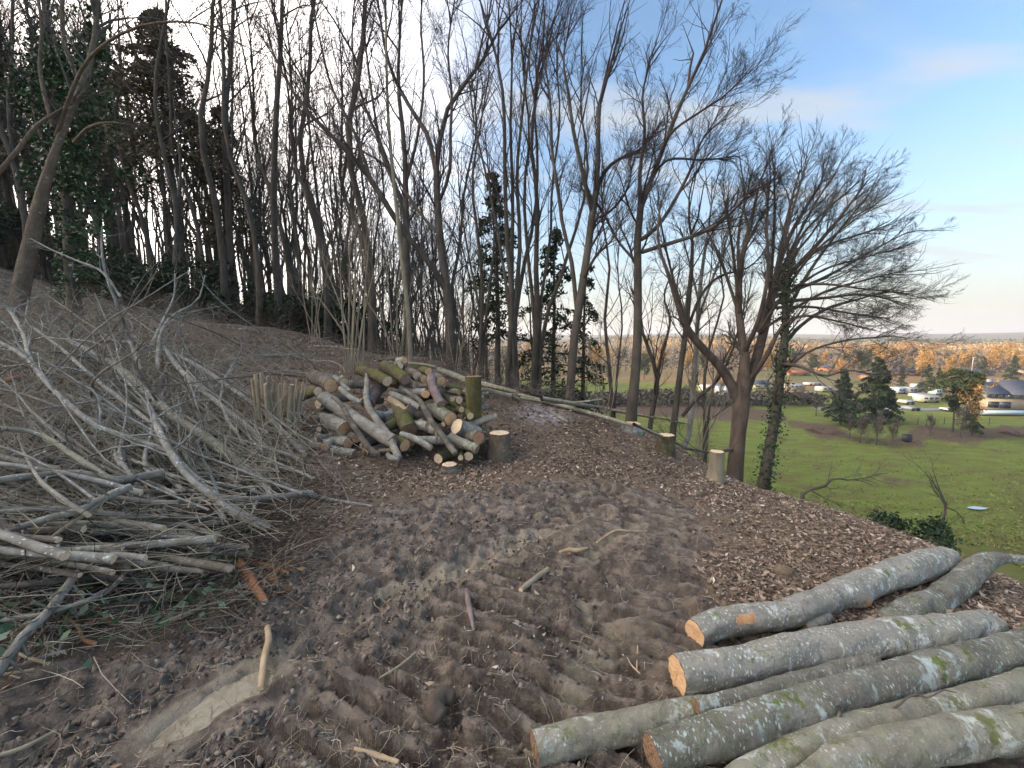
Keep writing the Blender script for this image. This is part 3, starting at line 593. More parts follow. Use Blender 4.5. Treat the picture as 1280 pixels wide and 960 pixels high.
# 6. middle tree with the thick curved limb sweeping left
d = 10.0
T.append(dict(name='sweeping_tree', label='large dark tree behind the log pile with thick limb sweeping far to the left', cat='tree', mats=(m_barkd, m_twig), seed=8,
 limbs=[LM([(564, 448, d, 17), (563, 412, d, 16), (558, 356, d, 14), (550, 300, d, 13), (547, 255, d, 12), (545, 215, d, 10), (551, 170, d, 8), (562, 131, d, 7), (585, 100, d, 6), (602, 78, d, 5), (622, 40, d, 3), (630, 5, d, 2)], (0, 0)),
  LM([(557, 362, d, 10), (535, 325, d - .2, 10), (512, 300, d - .4, 10), (487, 262, d - .6, 10), (462, 222, d - .8, 9), (431, 185, d - 1, 8), (400, 156, d - 1.2, 7), (370, 120, d - 1.4, 5), (345, 75, d - 1.5, 3.5), (330, 30, d - 1.5, 2)]),
  LM([(546, 220, d, 8), (535, 170, d + .3, 7), (515, 138, d + .4, 6), (490, 90, d + .6, 5), (478, 40, d + .7, 4), (470, -20, d + .8, 2)]),
  LM([(550, 250, d, 6), (562, 215, d - .3, 6), (563, 165, d - .4, 5), (565, 120, d - .5, 4), (560, 60, d - .5, 3), (570, -10, d - .5, 2)]),
  LM([(512, 300, d - .4, 7), (500, 250, d - .5, 6), (480, 190, d - .7, 5), (455, 130, d - .8, 4), (440, 60, d - .9, 3), (445, -20, d - .9, 2)]),
  LM([(462, 222, d - .8, 6), (445, 170, d - .8, 5), (415, 110, d - .8, 4), (400, 50, d - .8, 3), (385, -20, d - .8, 2)]),
  LM([(545, 290, d, 5), (520, 260, d + .5, 5), (490, 215, d + .7, 4), (455, 190, d + .9, 3), (420, 180, d + 1, 1.5)])],
 n=(13, 7, 6, 3), fixL=1.5, wob=.19, L=(.34, .48, .52), ang=(27, 30, 30), tw=0.0033))
# 7. straight pale stem and dark trunk left of it
d = 9.2
T.append(dict(name='pale_pole_tree', label='straight slim pale trunk rising right behind the top of the log pile', cat='tree', mats=(m_pale, m_twig2), seed=9, tmin=.5,
 limbs=[LM([(513, 450, d, 8), (511, 400, d, 7), (504, 340, d, 7), (499, 290, d, 6), (493, 235, d, 6), (486, 160, d, 5), (483, 80, d, 4), (482, 0, d, 3), (480, -50, d, 2)], (0, 0))],
 n=(14, 6, 6), L=(.16, .45, .5), tw=0.0031))
d = 12.5
T.append(dict(name='dark_tree', label='tall dark trunk standing just behind the straight pale one', cat='tree', mats=(m_barkd, m_twig), seed=10,
 limbs=[LM([(512, 440, d, 12), (508, 340, d, 11), (507, 270, d, 10), (506, 190, d, 8), (498, 110, d, 6), (500, 40, d, 4), (505, -30, d, 3)], (0, 0)),
  LM([(507, 230, d, 6), (522, 170, d, 5), (530, 100, d, 4), (526, 20, d, 3), (535, -40, d, 2)]),
  LM([(508, 260, d, 6), (480, 200, d, 5), (465, 120, d, 4), (455, 40, d, 3)])],
 n=(11, 8, 6), L=(.3, .42, .5), tw=0.0037))
# 8. bundles of tall stems in the middle
def bundle(base, stems, d, **kw):
    lm = []
    for k, s in enumerate(stems):
        dd = d + (k % 3 - 1) * .35
        lm.append(LM([(base[0] + (k - len(stems) / 2) * 3, base[1], d, s[-1])] + [(p[0], p[1], dd, s[-1] * w_) for p, w_ in zip(s[:-1], np.linspace(.95, .3, len(s) - 1))], (0, 0)))
    T.append(dict(limbs=lm, **kw))
bundle((642, 470), [[(640, 380), (634, 300), (631, 220), (629, 120), (615, 50), (600, 0), 9], [(646, 360), (650, 300), (646, 220), (652, 150), (660, 80), (668, 10), 8],
  [(644, 400), (655, 330), (668, 270), (672, 200), (668, 120), (680, 40), 8], [(636, 380), (622, 290), (608, 220), (592, 150), (585, 80), 6], [(640, 350), (641, 250), (638, 160), (640, 80), (636, 0), 7]], 10.2,
  name='multi_stem_tree', label='clump of tall pale stems behind and right of the mossy stump', cat='tree', mats=(m_bark, m_twig), seed=11, n=(10, 7, 5), L=(.26, .42, .5), ang=(28, 34, 34), up=(.12, .06, .03), tw=0.0033, tmin=.4)
bundle((672, 480), [[(672, 400), (670, 330), (672, 250), (664, 180), (672, 110), (690, 40), 10], [(668, 400), (660, 320), (655, 240), (662, 170), (655, 100), (650, 30), 7],
  [(682, 400), (700, 350), (715, 300), (728, 260), (735, 200), (725, 130), (732, 70), 7], [(676, 380), (688, 300), (690, 230), (700, 150), (695, 60), (705, 10), 6]], 11.2,
  name='multi_stem_tree', label='clump of tall darker stems left of the forked tree, one stem leaning right across it', cat='tree', mats=(m_barkd, m_twig), seed=12, n=(10, 7, 5), L=(.26, .42, .5), ang=(28, 34, 34), up=(.12, .06, .03), tw=0.0034, tmin=.4)
bundle((605, 440), [[(603, 360), (598, 300), (590, 230), (600, 160), (612, 90), 6], [(612, 360), (618, 300), (612, 230), (606, 160), 5], [(598, 380), (586, 320), (575, 250), (572, 190), 4]], 12.5,
  name='multi_stem_tree', label='thin dark stems between the sweeping tree and the pale stem clump', cat='tree', mats=(m_barkd, m_twig), seed=13, n=(10, 7, 6), L=(.3, .42, .5), tw=0.0037, tmin=.4)
bundle((768, 520), [[(762, 460), (756, 400), (762, 330), (752, 270), (758, 210), 6], [(772, 460), (778, 400), (772, 340), (776, 280), 4]], 13.5,
  name='multi_stem_tree', label='faint pair of thin stems between the forked tree and the tall straight one', cat='tree', mats=(m_barkd, m_twig2), seed=14, n=(10, 7, 6), L=(.3, .42, .5), tw=0.0037, tmin=.4)
bundle((884, 545), [[(880, 480), (890, 420), (905, 380), (900, 320), (915, 270), 5], [(890, 490), (905, 450), (930, 400), (940, 340), 4]], 14,
  name='multi_stem_tree', label='thin pair of stems seen through the gap left of the spreading tree', cat='tree', mats=(m_barkd, m_twig2), seed=15, n=(10, 7, 6), L=(.3, .42, .5), tw=0.0037, tmin=.4)
# hazel stools behind the pile: pale thin poles
def hazel(base, tips, d, label, seed, wpx=5):
    lm = []
    for k, (tx, ty) in enumerate(tips):
        wpx_ = wpx * .62; bx = base[0] + (k - len(tips) / 2) * 2.4; mx = bx + (tx - bx) * .45 + (k % 3 - 1) * 2; my = base[1] + (ty - base[1]) * .5
        lm.append(LM([(bx, base[1], d, wpx_), (mx, my, d + .12 * (k % 3 - 1), wpx_ * .75), (tx, ty, d + .3 * (k % 3 - 1), wpx_ * .3)], (0, 0)))
    T.append(dict(name='hazel_clump', label=label, cat='shrub', limbs=lm, mats=(m_pale, m_pale), seed=seed, n=(5, 3, 3), L=(.22, .4, .5), ang=(25, 30, 30), up=(.1, .05, 0), tw=.0026, tmin=.45, S0=6, group=None))
hazel((445, 452), [(425, 320), (438, 300), (445, 280), (452, 300), (458, 310), (405, 330), (470, 330), (390, 360), (432, 350), (462, 290)], 8.6, 'fan of pale hazel poles standing behind the left end of the log pile', 20, 6)
hazel((497, 448), [(470, 350), (482, 320), (455, 370), (500, 340), (515, 350), (505, 380)], 9.6, 'smaller spray of hazel poles left of the straight pale trunk', 21, 4)
hazel((572, 458), [(560, 400), (578, 390), (585, 380), (590, 400)], 9.8, 'few thin hazel shoots behind the mossy stump, left side', 22, 2.5)
hazel((395, 420), [(375, 330), (390, 300), (400, 310), (410, 340), (360, 350), (385, 340)], 13, 'thicket of thin brown poles at the edge of the dark wood', 23, 3)
hazel((758, 525), [(735, 420), (750, 400), (775, 410), (742, 440), (790, 400)], 9.4, 'pale shoots below the tall straight tree', 24, 3)
hazel((876, 566), [(890, 480), (905, 440), (925, 430), (868, 470), (935, 450)], 9.2, 'pale leaning shoots left of the spreading tree trunk', 25, 3)
# the fan of finer limbs filling the spreading tree's dome
gf = np.random.default_rng(64); d = 8.6
for k, (tx, ty) in enumerate([(872, 262), (900, 222), (938, 196), (968, 182), (1012, 178), (1050, 192), (1078, 208), (1100, 240), (1118, 268), (1132, 300), (1140, 330), (1136, 362), (1118, 398)]):
    sx, sy = [(961, 385), (948, 415), (966, 360), (926, 400)][k % 3 if tx > 960 else 3]; e = (-1) ** k * (.5 + .25 * (k % 4)); tx = 975 + (tx - 975) * .96; ty = 400 + (ty - 400) * .90
    mx, my = sx + (tx - sx) * .4 + gf.normal() * 6, sy + (ty - sy) * .5 - 8
    T[0]['limbs'].append(LM([(sx, sy, d + .2, 5.5), (mx, my, d + e * .6, 4.2), (mx + (tx - mx) * .5, my + (ty - my) * .55, d + e * .9, 3), (tx, ty, d + e, 1.4)]))
for kw in T: tree(**kw)
# leaning trunk at the left edge with long arching bough
d = 7.2
tree('leaning_tree', 'leaning pale brown trunk at the left edge, bending up right into ivy', 'tree',
 [LM([(18, 400, d, 23), (30, 340, d, 21), (42, 285, d, 19), (53, 238, d, 15), (66, 195, d, 11), (80, 160, d, 9), (105, 100, d + .2, 9), (118, 50, d + .3, 7), (122, -20, d + .3, 5)], (0, 0)),
  LM([(70, 170, d, 6), (100, 90, d - .5, 5), (135, 52, d - .7, 4), (185, 30, d - .8, 4), (240, 28, d - .9, 3), (290, 40, d - 1, 1.5)]),
  LM([(66, 160, d, 6), (50, 90, d, 5), (52, 30, d, 4), (40, -40, d, 4)]), LM([(100, 105, d + .2, 6), (80, 50, d + .4, 6), (78, -20, d + .4, 5)]),
  LM([(-10, 225, d - .4, 7), (20, 190, d - .4, 6), (48, 155, d - .3, 5), (80, 135, d - .2, 4), (110, 112, d - .1, 5)]),
  LM([(92, 178, d - .3, 4), (110, 160, d - .5, 4), (135, 153, d - .6, 3), (165, 156, d - .6, 1.5)])],
 mats=(m_tan, m_twig2), n=(9, 7, 5), L=(.28, .42, .5), tmin=.55, tw=.0035, seed=31)
# ivy tree behind it
d = 8.4
o = tree('ivy_covered_tree', 'tree smothered in dark green ivy at the left edge, behind the leaning pale trunk', 'tree',
 [LM([(88, 330, d, 16), (85, 260, d, 15), (78, 190, d, 14), (70, 120, d, 12), (62, 60, d, 10), (55, -10, d, 8), (50, -60, d, 5)], (0, 0)),
  LM([(80, 200, d, 9), (100, 140, d, 8), (112, 90, d, 8), (120, 30, d, 7), (126, -40, d, 5)]), LM([(84, 250, d, 8), (60, 190, d, 7), (40, 120, d, 6), (42, 40, d, 5)]),
  LM([(86, 300, d, 7), (110, 260, d, 6), (108, 200, d, 5), (95, 150, d, 4)])],
 mats=(m_barkd, m_twig), n=(8, 6, 5), L=(.25, .4, .5), tw=0.0031, seed=32)
g = np.random.default_rng(5); cs = []
for (px, py, sx, sy, k, dd) in ((85, 110, 42, 55, 2600, .5), (60, 60, 22, 60, 900, .4), (85, 200, 40, 45, 2300, .5), (95, 270, 34, 50, 1500, .5), (120, 60, 15, 55, 700, .3), (45, 100, 25, 30, 700, .4), (95, 330, 36, 35, 800, .5), (110, 150, 30, 40, 900, .4)):
    nc = k // 40; cc = np.stack([D(px + a * sx, py + b * sy, d + c * dd) for a, b, c in g.normal(size=(nc, 3)) * .62])
    cs.append((cc[:, None] + g.normal(size=(nc, 40, 3)) * .10).reshape(-1, 3))
cs = np.vstack(cs); lv = Acc(); v, f = flakes(cs, .055, g); lv.add(v, f, np.repeat(g.random(len(cs)), 4)); lv.build('ivy', m_ivy, o, smooth=False)
# ------------------------------------------------------------ the wood on the hillside: a few kinds, copied tree by tree
def copy_tree(o, loc, rz, sc, label=None, group=None):
    c = o.copy(); COL.objects.link(c); c.location = loc; c.rotation_euler = (0, 0, rz); c.scale = sc if hasattr(sc, '__len__') else (sc,) * 3
    if label: c['label'] = label
    if group: c['group'] = group
    for ch in o.children:
        k = ch.copy(); COL.objects.link(k); k.parent = c
    return c
def straight(h, r, g, lean=.03, n=8):
    t = np.linspace(0, 1, n); x = np.cumsum(g.normal(size=(n, 2)) * h * lean * .5, 0); x -= x[0]
    return np.column_stack([x, t * h, r * (1 - .85 * t) * np.where(t == 0, 1.25, 1)])
g = np.random.default_rng(3)
kinds = []
def mk_kind(i, h, r, forks, crown_from, mats, n, Lf, **kw):
    tr = straight(h, r, g); lm = [tr]
    for k in range(forks):
        a = g.integers(2, 5); th = g.random() * 6.28; q = tr[a].copy(); pts = [q]
        for s in range(4):
            q = q + np.array([math.cos(th) * h * .05, math.sin(th) * h * .05, h * .13, 0]); q[3] = q[3] * .6; q[:2] += g.normal(size=2) * h * .01; pts.append(q.copy())
        lm.append(np.array(pts))
    return tree('woodland_tree', 'bare woodland tree', 'tree', lm, mats=mats, n=n, L=Lf, tmin=crown_from, tw=.0055, rf=.5, seed=200 + i, org=np.zeros(3), **kw)
kinds.append(mk_kind(0, 13, .105, 1, .48, (m_barkd, m_twig), (13, 7, 5), (.2, .42, .5)))
kinds.append(mk_kind(1, 12, .08, 1, .45, (m_bark, m_twig), (12, 7, 5), (.2, .42, .5)))
kinds.append(mk_kind(2, 15, .115, 0, .48, (m_barkd, m_twig), (15, 7, 5), (.17, .42, .5)))
kinds.append(mk_kind(3, 11, .065, 3, .25, (m_bark, m_twig2), (11, 7, 5), (.22, .42, .5)))
# conifers: whorls of drooping sprays
def conifer(name, label, h, r, w, frm, mat, seed, nb=60, per=46, fl=.16, org=(0, 0, 0), top=.15, dead=True, group=None, pine=False):
    fl *= .55; per = int(per * 2.2); g = np.random.default_rng(seed); o = thing(name, org, label, 'tree', group); org = np.array(org, float)
    tr = straight(h, r, g, .01); tr[:, :3] += org; P, R = limbs_arr([tr], 10); ac = Acc(); v, f = tubes(P, R, 7); ac.add(v, f); ac.build('trunk', m_barkd, o)
    t = frm + (1 - frm) * (np.arange(nb) + g.random(nb)) / nb; th = g.random(nb) * 6.28
    prof = np.clip((1 - t) / (1 - frm), 0, 1)
    prof = (np.sin(np.clip(prof * 1.1 + .15, 0, 1) * np.pi) ** .6 * .8 + .2) if pine else prof ** .8 * .9 + top * .4
    ln = w * prof * (.65 + .5 * g.random(nb)); fidx = t * 9; i = fidx.astype(int); fr = (fidx - i)[:, None]
    O = P[0][np.minimum(i, 9)] * (1 - fr) + P[0][np.minimum(i + 1, 9)] * fr
    dirs = np.column_stack([np.cos(th), np.sin(th), np.zeros(nb)])
    s = np.linspace(0, 1, 5)[None, :, None]; B = O[:, None] + dirs[:, None] * ln[:, None, None] * s + np.array([0, 0, 1]) * ln[:, None, None] * (.10 * s - .38 * s * s)
    br = Acc(); br.tube(B, np.maximum(.02 * ln[:, None], .008) * np.linspace(1, .3, 5)[None], 3)
    if dead:
        nd = 26; td = .08 + (frm - .05) * g.random(nd); O2 = org + np.column_stack([np.zeros((nd, 2)), td * h]); a2 = g.random(nd) * 6.28; l2 = w * .5 * g.random(nd) + .3
        B2 = O2[:, None] + np.column_stack([np.cos(a2), np.sin(a2), -.15 + .3 * g.random(nd)])[:, None] * l2[:, None, None] * s; br.tube(B2, np.full((nd, 5), .010), 3)
    tag(br.build('branch', m_barkd, o), kind='stuff')
    u = g.random((nb, per)) ** .7; k = u * 4; i = np.minimum(k.astype(int), 3); fr = (k - i)[..., None]; ii = np.arange(nb)[:, None]
    C = B[ii, i] * (1 - fr) + B[ii, i + 1] * fr
    side = np.cross(dirs, [0, 0, 1])[:, None] * g.normal(size=(nb, per, 1)) * (ln[:, None, None] * .22) * (1.1 - u[..., None] * .6)
    C = C + side + g.normal(size=(nb, per, 3)) * .05 + np.array([0, 0, -.08]) * np.abs(g.normal(size=(nb, per, 1)))
    C = C.reshape(-1, 3); fo = Acc(); v, f = flakes(C, fl, g, 2.2, .25); fo.add(v, f, np.repeat(g.random(len(C)), 4)); fo.build('foliage', mat, o, smooth=False)
    return o
# conifers in view in the wood
def place_con(px, ytop, ybase, dpt, wpx, frm, mat, name, label, seed, **kw):
    X = D(px, 425, dpt); z = H1(X[0], X[1]); topz = D(px, ytop, dpt)[2]; h = topz - z
    return conifer(name, label, h, .011 * h + .04, wpx / 2 * 1.9 * dpt / F, frm, mat, seed, org=(X[0], X[1], z), **kw)
place_con(236, 45, 380, 17, 100, .50, m_conb, 'conifer', 'brownish green conifer standing tallest in the dark wood at upper left', 41, nb=80, per=60, fl=.17)
place_con(294, 150, 380, 20, 62, .35, m_conb, 'conifer', 'narrower brownish conifer right of the tallest one in the wood', 42, nb=60, per=40, fl=.16)
place_con(160, 60, 380, 19, 80, .4, m_conb, 'conifer', 'dull conifer half hidden between the ivy tree and the tallest brownish conifer', 43, nb=70, per=40, fl=.17)
place_con(30, 60, 380, 17, 100, .4, m_conb, 'conifer', 'dull brownish conifer at the far left edge behind the leaning trunk', 44, nb=70, per=46, fl=.17)
place_con(622, 225, 460, 14, 60, .35, m_con, 'conifer', 'dark green conifer behind the pale stem clump in the middle', 45, nb=52, per=30, fl=.15)
place_con(694, 288, 470, 15, 84, .25, m_con, 'conifer', 'dark green conifer left of the forked tree, wider than its neighbour', 46, nb=48, per=32, fl=.16)
place_con(735, 330, 470, 16, 46, .3, m_con, 'conifer', 'small dark conifer showing right behind the forked tree trunk', 47, nb=36, per=26, fl=.15)
# bare trees over the hillside, laid out by a jittered walk; every one an object
spots = []
g = np.random.default_rng(17)
tries = 0
while len(spots) < 296 and tries < 30000:
    tries += 1
    px = g.uniform(-160, 600); dpt = 14.5 + 34 * g.random() ** 1.25
    if px > 470 and dpt < 19: continue
    X = D(px, 425, dpt)[:2]
    if dpt < 15 and px > 360: continue
    if X[1] < 6: continue
    if any(np.hypot(*(X - s[:2])) < .8 for s in spots): continue
    spots.append(np.array([X[0], X[1], dpt, px]))
where = lambda px: ('behind the leaning trunk' if px < 110 else 'left of the tallest conifer' if px < 215 else 'right of the tallest conifer' if px < 320 else 'above the coppice stool' if px < 400 else 'behind the hazel fan' if px < 490 else 'behind the sweeping tree')
for k, (x, y, dpt, px) in enumerate(spots):
    b0 = kinds[k % 4] if dpt > 16 else kinds[(0, 2, 1)[k % 3]]
    z = H1(x, y) - .15; s = g.uniform(.8, 1.25) * (1 if dpt < 28 else 1.1); rz = g.uniform(0, 6.28)
    nm = ['dark', 'grey', 'tall dark', 'lichen grey'][k % 4]
    band = 'near edge' if dpt < 20 else ('middle' if dpt < 31 else 'far back')
    lab = f"{nm} bare trunk in the wood {where(px)}, {'at its ' if dpt < 20 else ('in its ' if dpt < 31 else '')}{band}"
    if k < 4 and False: pass
    c = copy_tree(b0, (x, y, z), rz, (s * g.uniform(.85, 1.2), s * g.uniform(.85, 1.2), s), lab, 'bare trees of the hillside wood ' + where(px) + ', ' + nm + ', ' + band)
for k in kinds:                                             # the four patterns themselves stand in the wood too
    px = 150 + 95 * kinds.index(k); X = D(px, 425, 22 + kinds.index(k)); k.location = (X[0], X[1], H1(X[0], X[1]) - .15)
    k['label'] = ['dark', 'grey', 'tall dark', 'lichen grey'][kinds.index(k)] + ' bare trunk in the wood ' + where(px) + ', in its middle'
    k['group'] = 'bare trees of the hillside wood ' + where(px) + ', ' + ['dark', 'grey', 'tall dark', 'lichen grey'][kinds.index(k)] + ', middle'
# a few bare trees low on the slope beyond the crest (middle and right), thin
for k, (px, dpt, s) in enumerate([(590, 19, .8), (615, 23, .9), (655, 18, .75), (690, 24, .85), (705, 19, .7), (560, 24, .9), (532, 20, .85), (640, 30, .9), (580, 30, 1), (660, 36, 1), (745, 22, .6), (770, 28, .55)]):
    X = D(px, 425, dpt); c = copy_tree(kinds[k % 4], (X[0], X[1], H1(X[0], X[1]) - .15), k * 1.7, s, 'thin bare tree low on the slope beyond the crest, seen between the middle trunks', 'thin trees beyond the crest')
# beyond them the wood closes up: trunks past counting, one mass
g = np.random.default_rng(91); nb_ = 270; X3 = []
while len(X3) < nb_:
    px = g.uniform(-260, 640); dp = g.uniform(38, 95); q = D(px, 425, dp)
    if q[1] > 8: X3.append([q[0], q[1]])
X3 = np.array(X3); zz = base_h(X3[:, 0], X3[:, 1]) - .3; hh = g.uniform(9, 15, nb_); tt = np.linspace(0, 1, 5)[None, :]
Pm = np.stack([X3[:, :1] + g.normal(size=(nb_, 5)).cumsum(1) * .12, X3[:, 1:] + g.normal(size=(nb_, 5)).cumsum(1) * .12, zz[:, None] + hh[:, None] * tt], -1); Rm = g.uniform(.09, .19, (nb_, 1)) * np.linspace(1, .25, 5)[None]
ac = Acc(); ac.tube(Pm, Rm, 5); C, r = grow(Pm, Rm, 11, .24, 40, .1, 4, .22, .3, .45, .02, g=g); ac.tube(C, r, 3); C2, r2 = grow(C, r, 4, .5, 40, .02, 2, .2, .3, .6, .014, g=g); ac.tube(C2, r2, 3)
tag(ac.build('deep_wood', m_barkd), 'deep mass of bare trunks closing the hillside wood', 'wood', kind='stuff')
# holly and scrub under the wood
m_holly = leafmat('holly_leaves', [(0, (.010, .022, .010)), (1, (.03, .05, .02))], .5)
m_scrub = plain('scrub_stems', (.10, .085, .065), .9, .1, .35, 3)
def scrub(name, label, cat, X, w, h, n, leaf=None, seed=0, mat=None, group=None, tw=.004, up=.0, nleaf=0, lsz=.07, cl=.4):
    g = np.random.default_rng(seed); z = H1(X[0], X[1]); o = thing(name, (X[0], X[1], z), label, cat, group)
    th = g.random(n) * 6.28; rr_ = .3 * w * np.sqrt(g.random(n)); O = np.column_stack([X[0] + np.cos(th) * rr_, X[1] + np.sin(th) * rr_, np.full(n, z - .05)])
    dr = np.column_stack([np.cos(th) * w * .5 / h, np.sin(th) * w * .5 / h, np.ones(n)]) + g.normal(size=(n, 3)) * .25 * min(1, w / h)
    s = np.linspace(0, 1, 6)[None, :, None]; ln = h * (.6 + .5 * g.random(n)); P = O[:, None] + vnorm(dr)[:, None] * ln[:, None, None] * s; P[:, :, 2] -= (.18 * ln[:, None] * s[..., 0] ** 2)
    P += g.normal(size=P.shape) * .02 * ln[:, None, None] * s
    R = np.full((n, 6), tw * 2) * np.linspace(1, .4, 6); st_ = Acc(); st_.tube(P, R, 4)
    C, r = grow(P, R, 6, cl, 40, up, 4, .3, .35, .6, tw, g=g); st_.tube(C, r, 3); C2, r2 = grow(C, r, 4, .5, 40, 0, 3, .1, .3, .7, tw * .8, g=g); st_.tube(C2, r2, 3)
    st_.build('stems', mat or m_scrub, o)
    if leaf:
        e = C2[g.integers(0, len(C2), nleaf), g.integers(0, 3, nleaf)] + g.normal(size=(nleaf, 3)) * .06; a = Acc(); v, f = flakes(e, lsz, g); a.add(v, f, np.repeat(g.random(nleaf), 4)); a.build('foliage', leaf, o, smooth=False)
    return o
hol = [scrub('holly_bush', 'dark holly bush under the wood', 'shrub', D(210, 425, 15)[:2], 2.6, 2.6, 26, m_holly, 71, m_scrub, 'holly bushes under the wood', .005, .02, 5000, .09),
       scrub('scrub_bush', 'leafless scrub bush under the wood', 'shrub', D(330, 425, 15)[:2], 2.6, 1.9, 60, None, 72, m_scrub, 'scrub bushes under the wood', .005)]
hol[0]['label'] = 'dark evergreen holly clump under the wood, just right of the tall ivy tree'; del hol[0]['group']
del hol[1]['group']; hol[1]['label'] = 'leafless brown scrub bush where the wood meets the bank, above the log pile'
g = np.random.default_rng(77)
for k in range(30):
    px = g.uniform(-60, 480); dpt = g.uniform(15.5, 26); X = D(px, 425, dpt); j = (0 if k % 5 == 0 else 1)
    copy_tree(hol[j], (X[0], X[1], H1(X[0], X[1])), k * 2.1, g.uniform(.8, 1.35), ['dark holly bush filling the shade under the hillside wood', 'leafless scrub bush among the trunks of the hillside wood'][j], ['holly bushes under the wood', 'scrub bushes under the wood'][j])
for k, (px, dpt, s) in enumerate([(540, 13, .8), (575, 15, .9), (610, 13.5, .8), (650, 13, .8), (680, 14.5, .9), (715, 13, .8), (740, 15, .8), (770, 13.5, .6), (700, 17, 1), (640, 18, 1), (590, 20, 1.1), (820, 14, .55), (520, 16, 1)]):
    X = D(px, 425, dpt); copy_tree(hol[1], (X[0], X[1], H1(X[0], X[1])), k * 2.3, s, 'leafless scrub bush just over the crest, between the middle tree trunks', 'scrub bushes over the crest')
# yew like bush and other plants on the slope at the right
m_yew = leafmat('yew_leaves', [(0, (.010, .028, .012)), (1, (.035, .075, .03))], .7)
X = D(1142, 672, 7.2); scrub('yew_bush', 'small dark green evergreen bush on the slope beyond the two longest logs', 'shrub', X[:2], .62, max(.9, D(1142, 632, 7.2)[2] - H1(X[0], X[1])), 30, m_yew, 81, m_barkd, None, .004, .05, 7000, .05, .15)
# ------------------------------------------------------------ logs and stumps
def cutmat(name, a, b, rim=(.10, .07, .05)):
    m, t, bb = newmat(name, .8, .2); v = coord(t)
    rad = attr(t, 'rad'); n = noise(t, v, 22, 5, .7)
    w_ = N(t, 'ShaderNodeMath', operation='SINE'); L(t, math_(t, 'ADD', math_(t, 'MULTIPLY', rad, 55), math_(t, 'MULTIPLY', n, 9)), w_.inputs[0])
    c = mix(t, mrange(t, w_.outputs[0], -1, 1, 0, .38), a, b)
    c = mix(t, mrange(t, n, .44, .66, 0, .7), c, b); c = mix(t, mrange(t, noise(t, v, 90, 3), .55, .75, 0, .5), c, tuple(x * .55 for x in a))
    c = mix(t, mrange(t, rad, .18, 0, 0, .5), c, tuple(x * .5 for x in b)); c = mix(t, mrange(t, rad, .92, .97), c, rim)
    L(t, c, bb.inputs['Base Color']); sz = N(t, 'ShaderNodeSeparateXYZ'); L(t, v, sz.inputs[0]); sw = N(t, 'ShaderNodeMath', operation='SINE'); L(t, math_(t, 'ADD', math_(t, 'MULTIPLY', math_(t, 'ADD', sz.outputs[2], math_(t, 'MULTIPLY', sz.outputs[0], .35)), 520), math_(t, 'MULTIPLY', n, 14)), sw.inputs[0])
    bump(t, bb, math_(t, 'ADD', noise(t, v, 60, 5), math_(t, 'MULTIPLY', sw.outputs[0], .25)), .9, .005); return m
m_cut_o = cutmat('orange_cut_wood', (.74, .50, .30), (.60, .34, .17))
m_cut_t = cutmat('tan_cut_wood', (.78, .62, .44), (.64, .47, .31))
m_cut_g = cutmat('weathered_cut_wood', (.34, .26, .20), (.22, .15, .11))
m_cut_r = cutmat('red_ringed_cut_wood', (.50, .33, .20), (.42, .12, .06))
m_cut_d = cutmat('dark_cut_wood', (.30, .19, .12), (.18, .11, .07))
m_log = bark('smooth_grey_bark', (.385, .375, .335), (.21, .20, .17), 7, .9, (.64, .70, .67), 46, .34, (.12, .15, .035), (1, 1, 1), .9, .008, None, .34, (.275, .275, .225))
m_logw = bark('spotted_grey_bark', (.325, .315, .275), (.12, .11, .085), 8, .95, (.50, .60, .58), 44, .36, (.12, .16, .02), (1, 1, 1), 1, .009, None, .45, (.20, .21, .15))
m_logg = bark('greenish_grey_bark', (.365, .355, .295), (.18, .17, .125), 6, .55, (.55, .60, .55), 50, .40, (.14, .16, .05), (1, 1, 1), .9, .008, None, .3, (.25, .26, .175))
m_lmoss = bark('mossy_bark', (.15, .14, .085), (.05, .045, .03), 9, .25, (.4, .44, .36), 40, .72, (.10, .11, .028), (1, 1, 1), .9, .012)
m_ldark = bark('dark_log_bark', (.21, .19, .16), (.045, .04, .036), 9, .35, (.38, .42, .39), 40, .3, (.10, .12, .03), (1, 1, 1), .8, .01)
m_lgrey = bark('grey_log_bark', (.34, .325, .28), (.12, .11, .095), 8, .5, (.45, .50, .47), 45, .3, (.12, .14, .04), (1, 1, 1), .8, .01)
m_lpurp = bark('purplish_bark', (.26, .21, .20), (.11, .085, .085), 8, .25, (.42, .42, .42), 40, 0, st=(1, 1, 1))
m_peel = bark('peeled_wood', (.46, .36, .24), (.27, .20, .13), 9, 0, st=(1, 1, 1), bs=.4, bd=.004)
m_rust = bark('rusty_torn_wood', (.38, .19, .10), (.17, .085, .05), 10, 0, st=(1, 1, 1), bs=.8, bd=.01)
m_rust2 = bark('bark_wound', (.62, .38, .20), (.40, .20, .10), 30, 0, st=(1, 1, 1), bs=.4, bd=.004)
MS = dict(log=m_log, spot=m_logw, green=m_logg, moss=m_lmoss, dark=m_ldark, grey=m_lgrey, purp=m_lpurp, peel=m_peel, rust=m_rust, lich=m_lich, pale=m_pale)
CM = dict(o=m_cut_o, t=m_cut_t, g=m_cut_g, r=m_cut_r, d=m_cut_d)
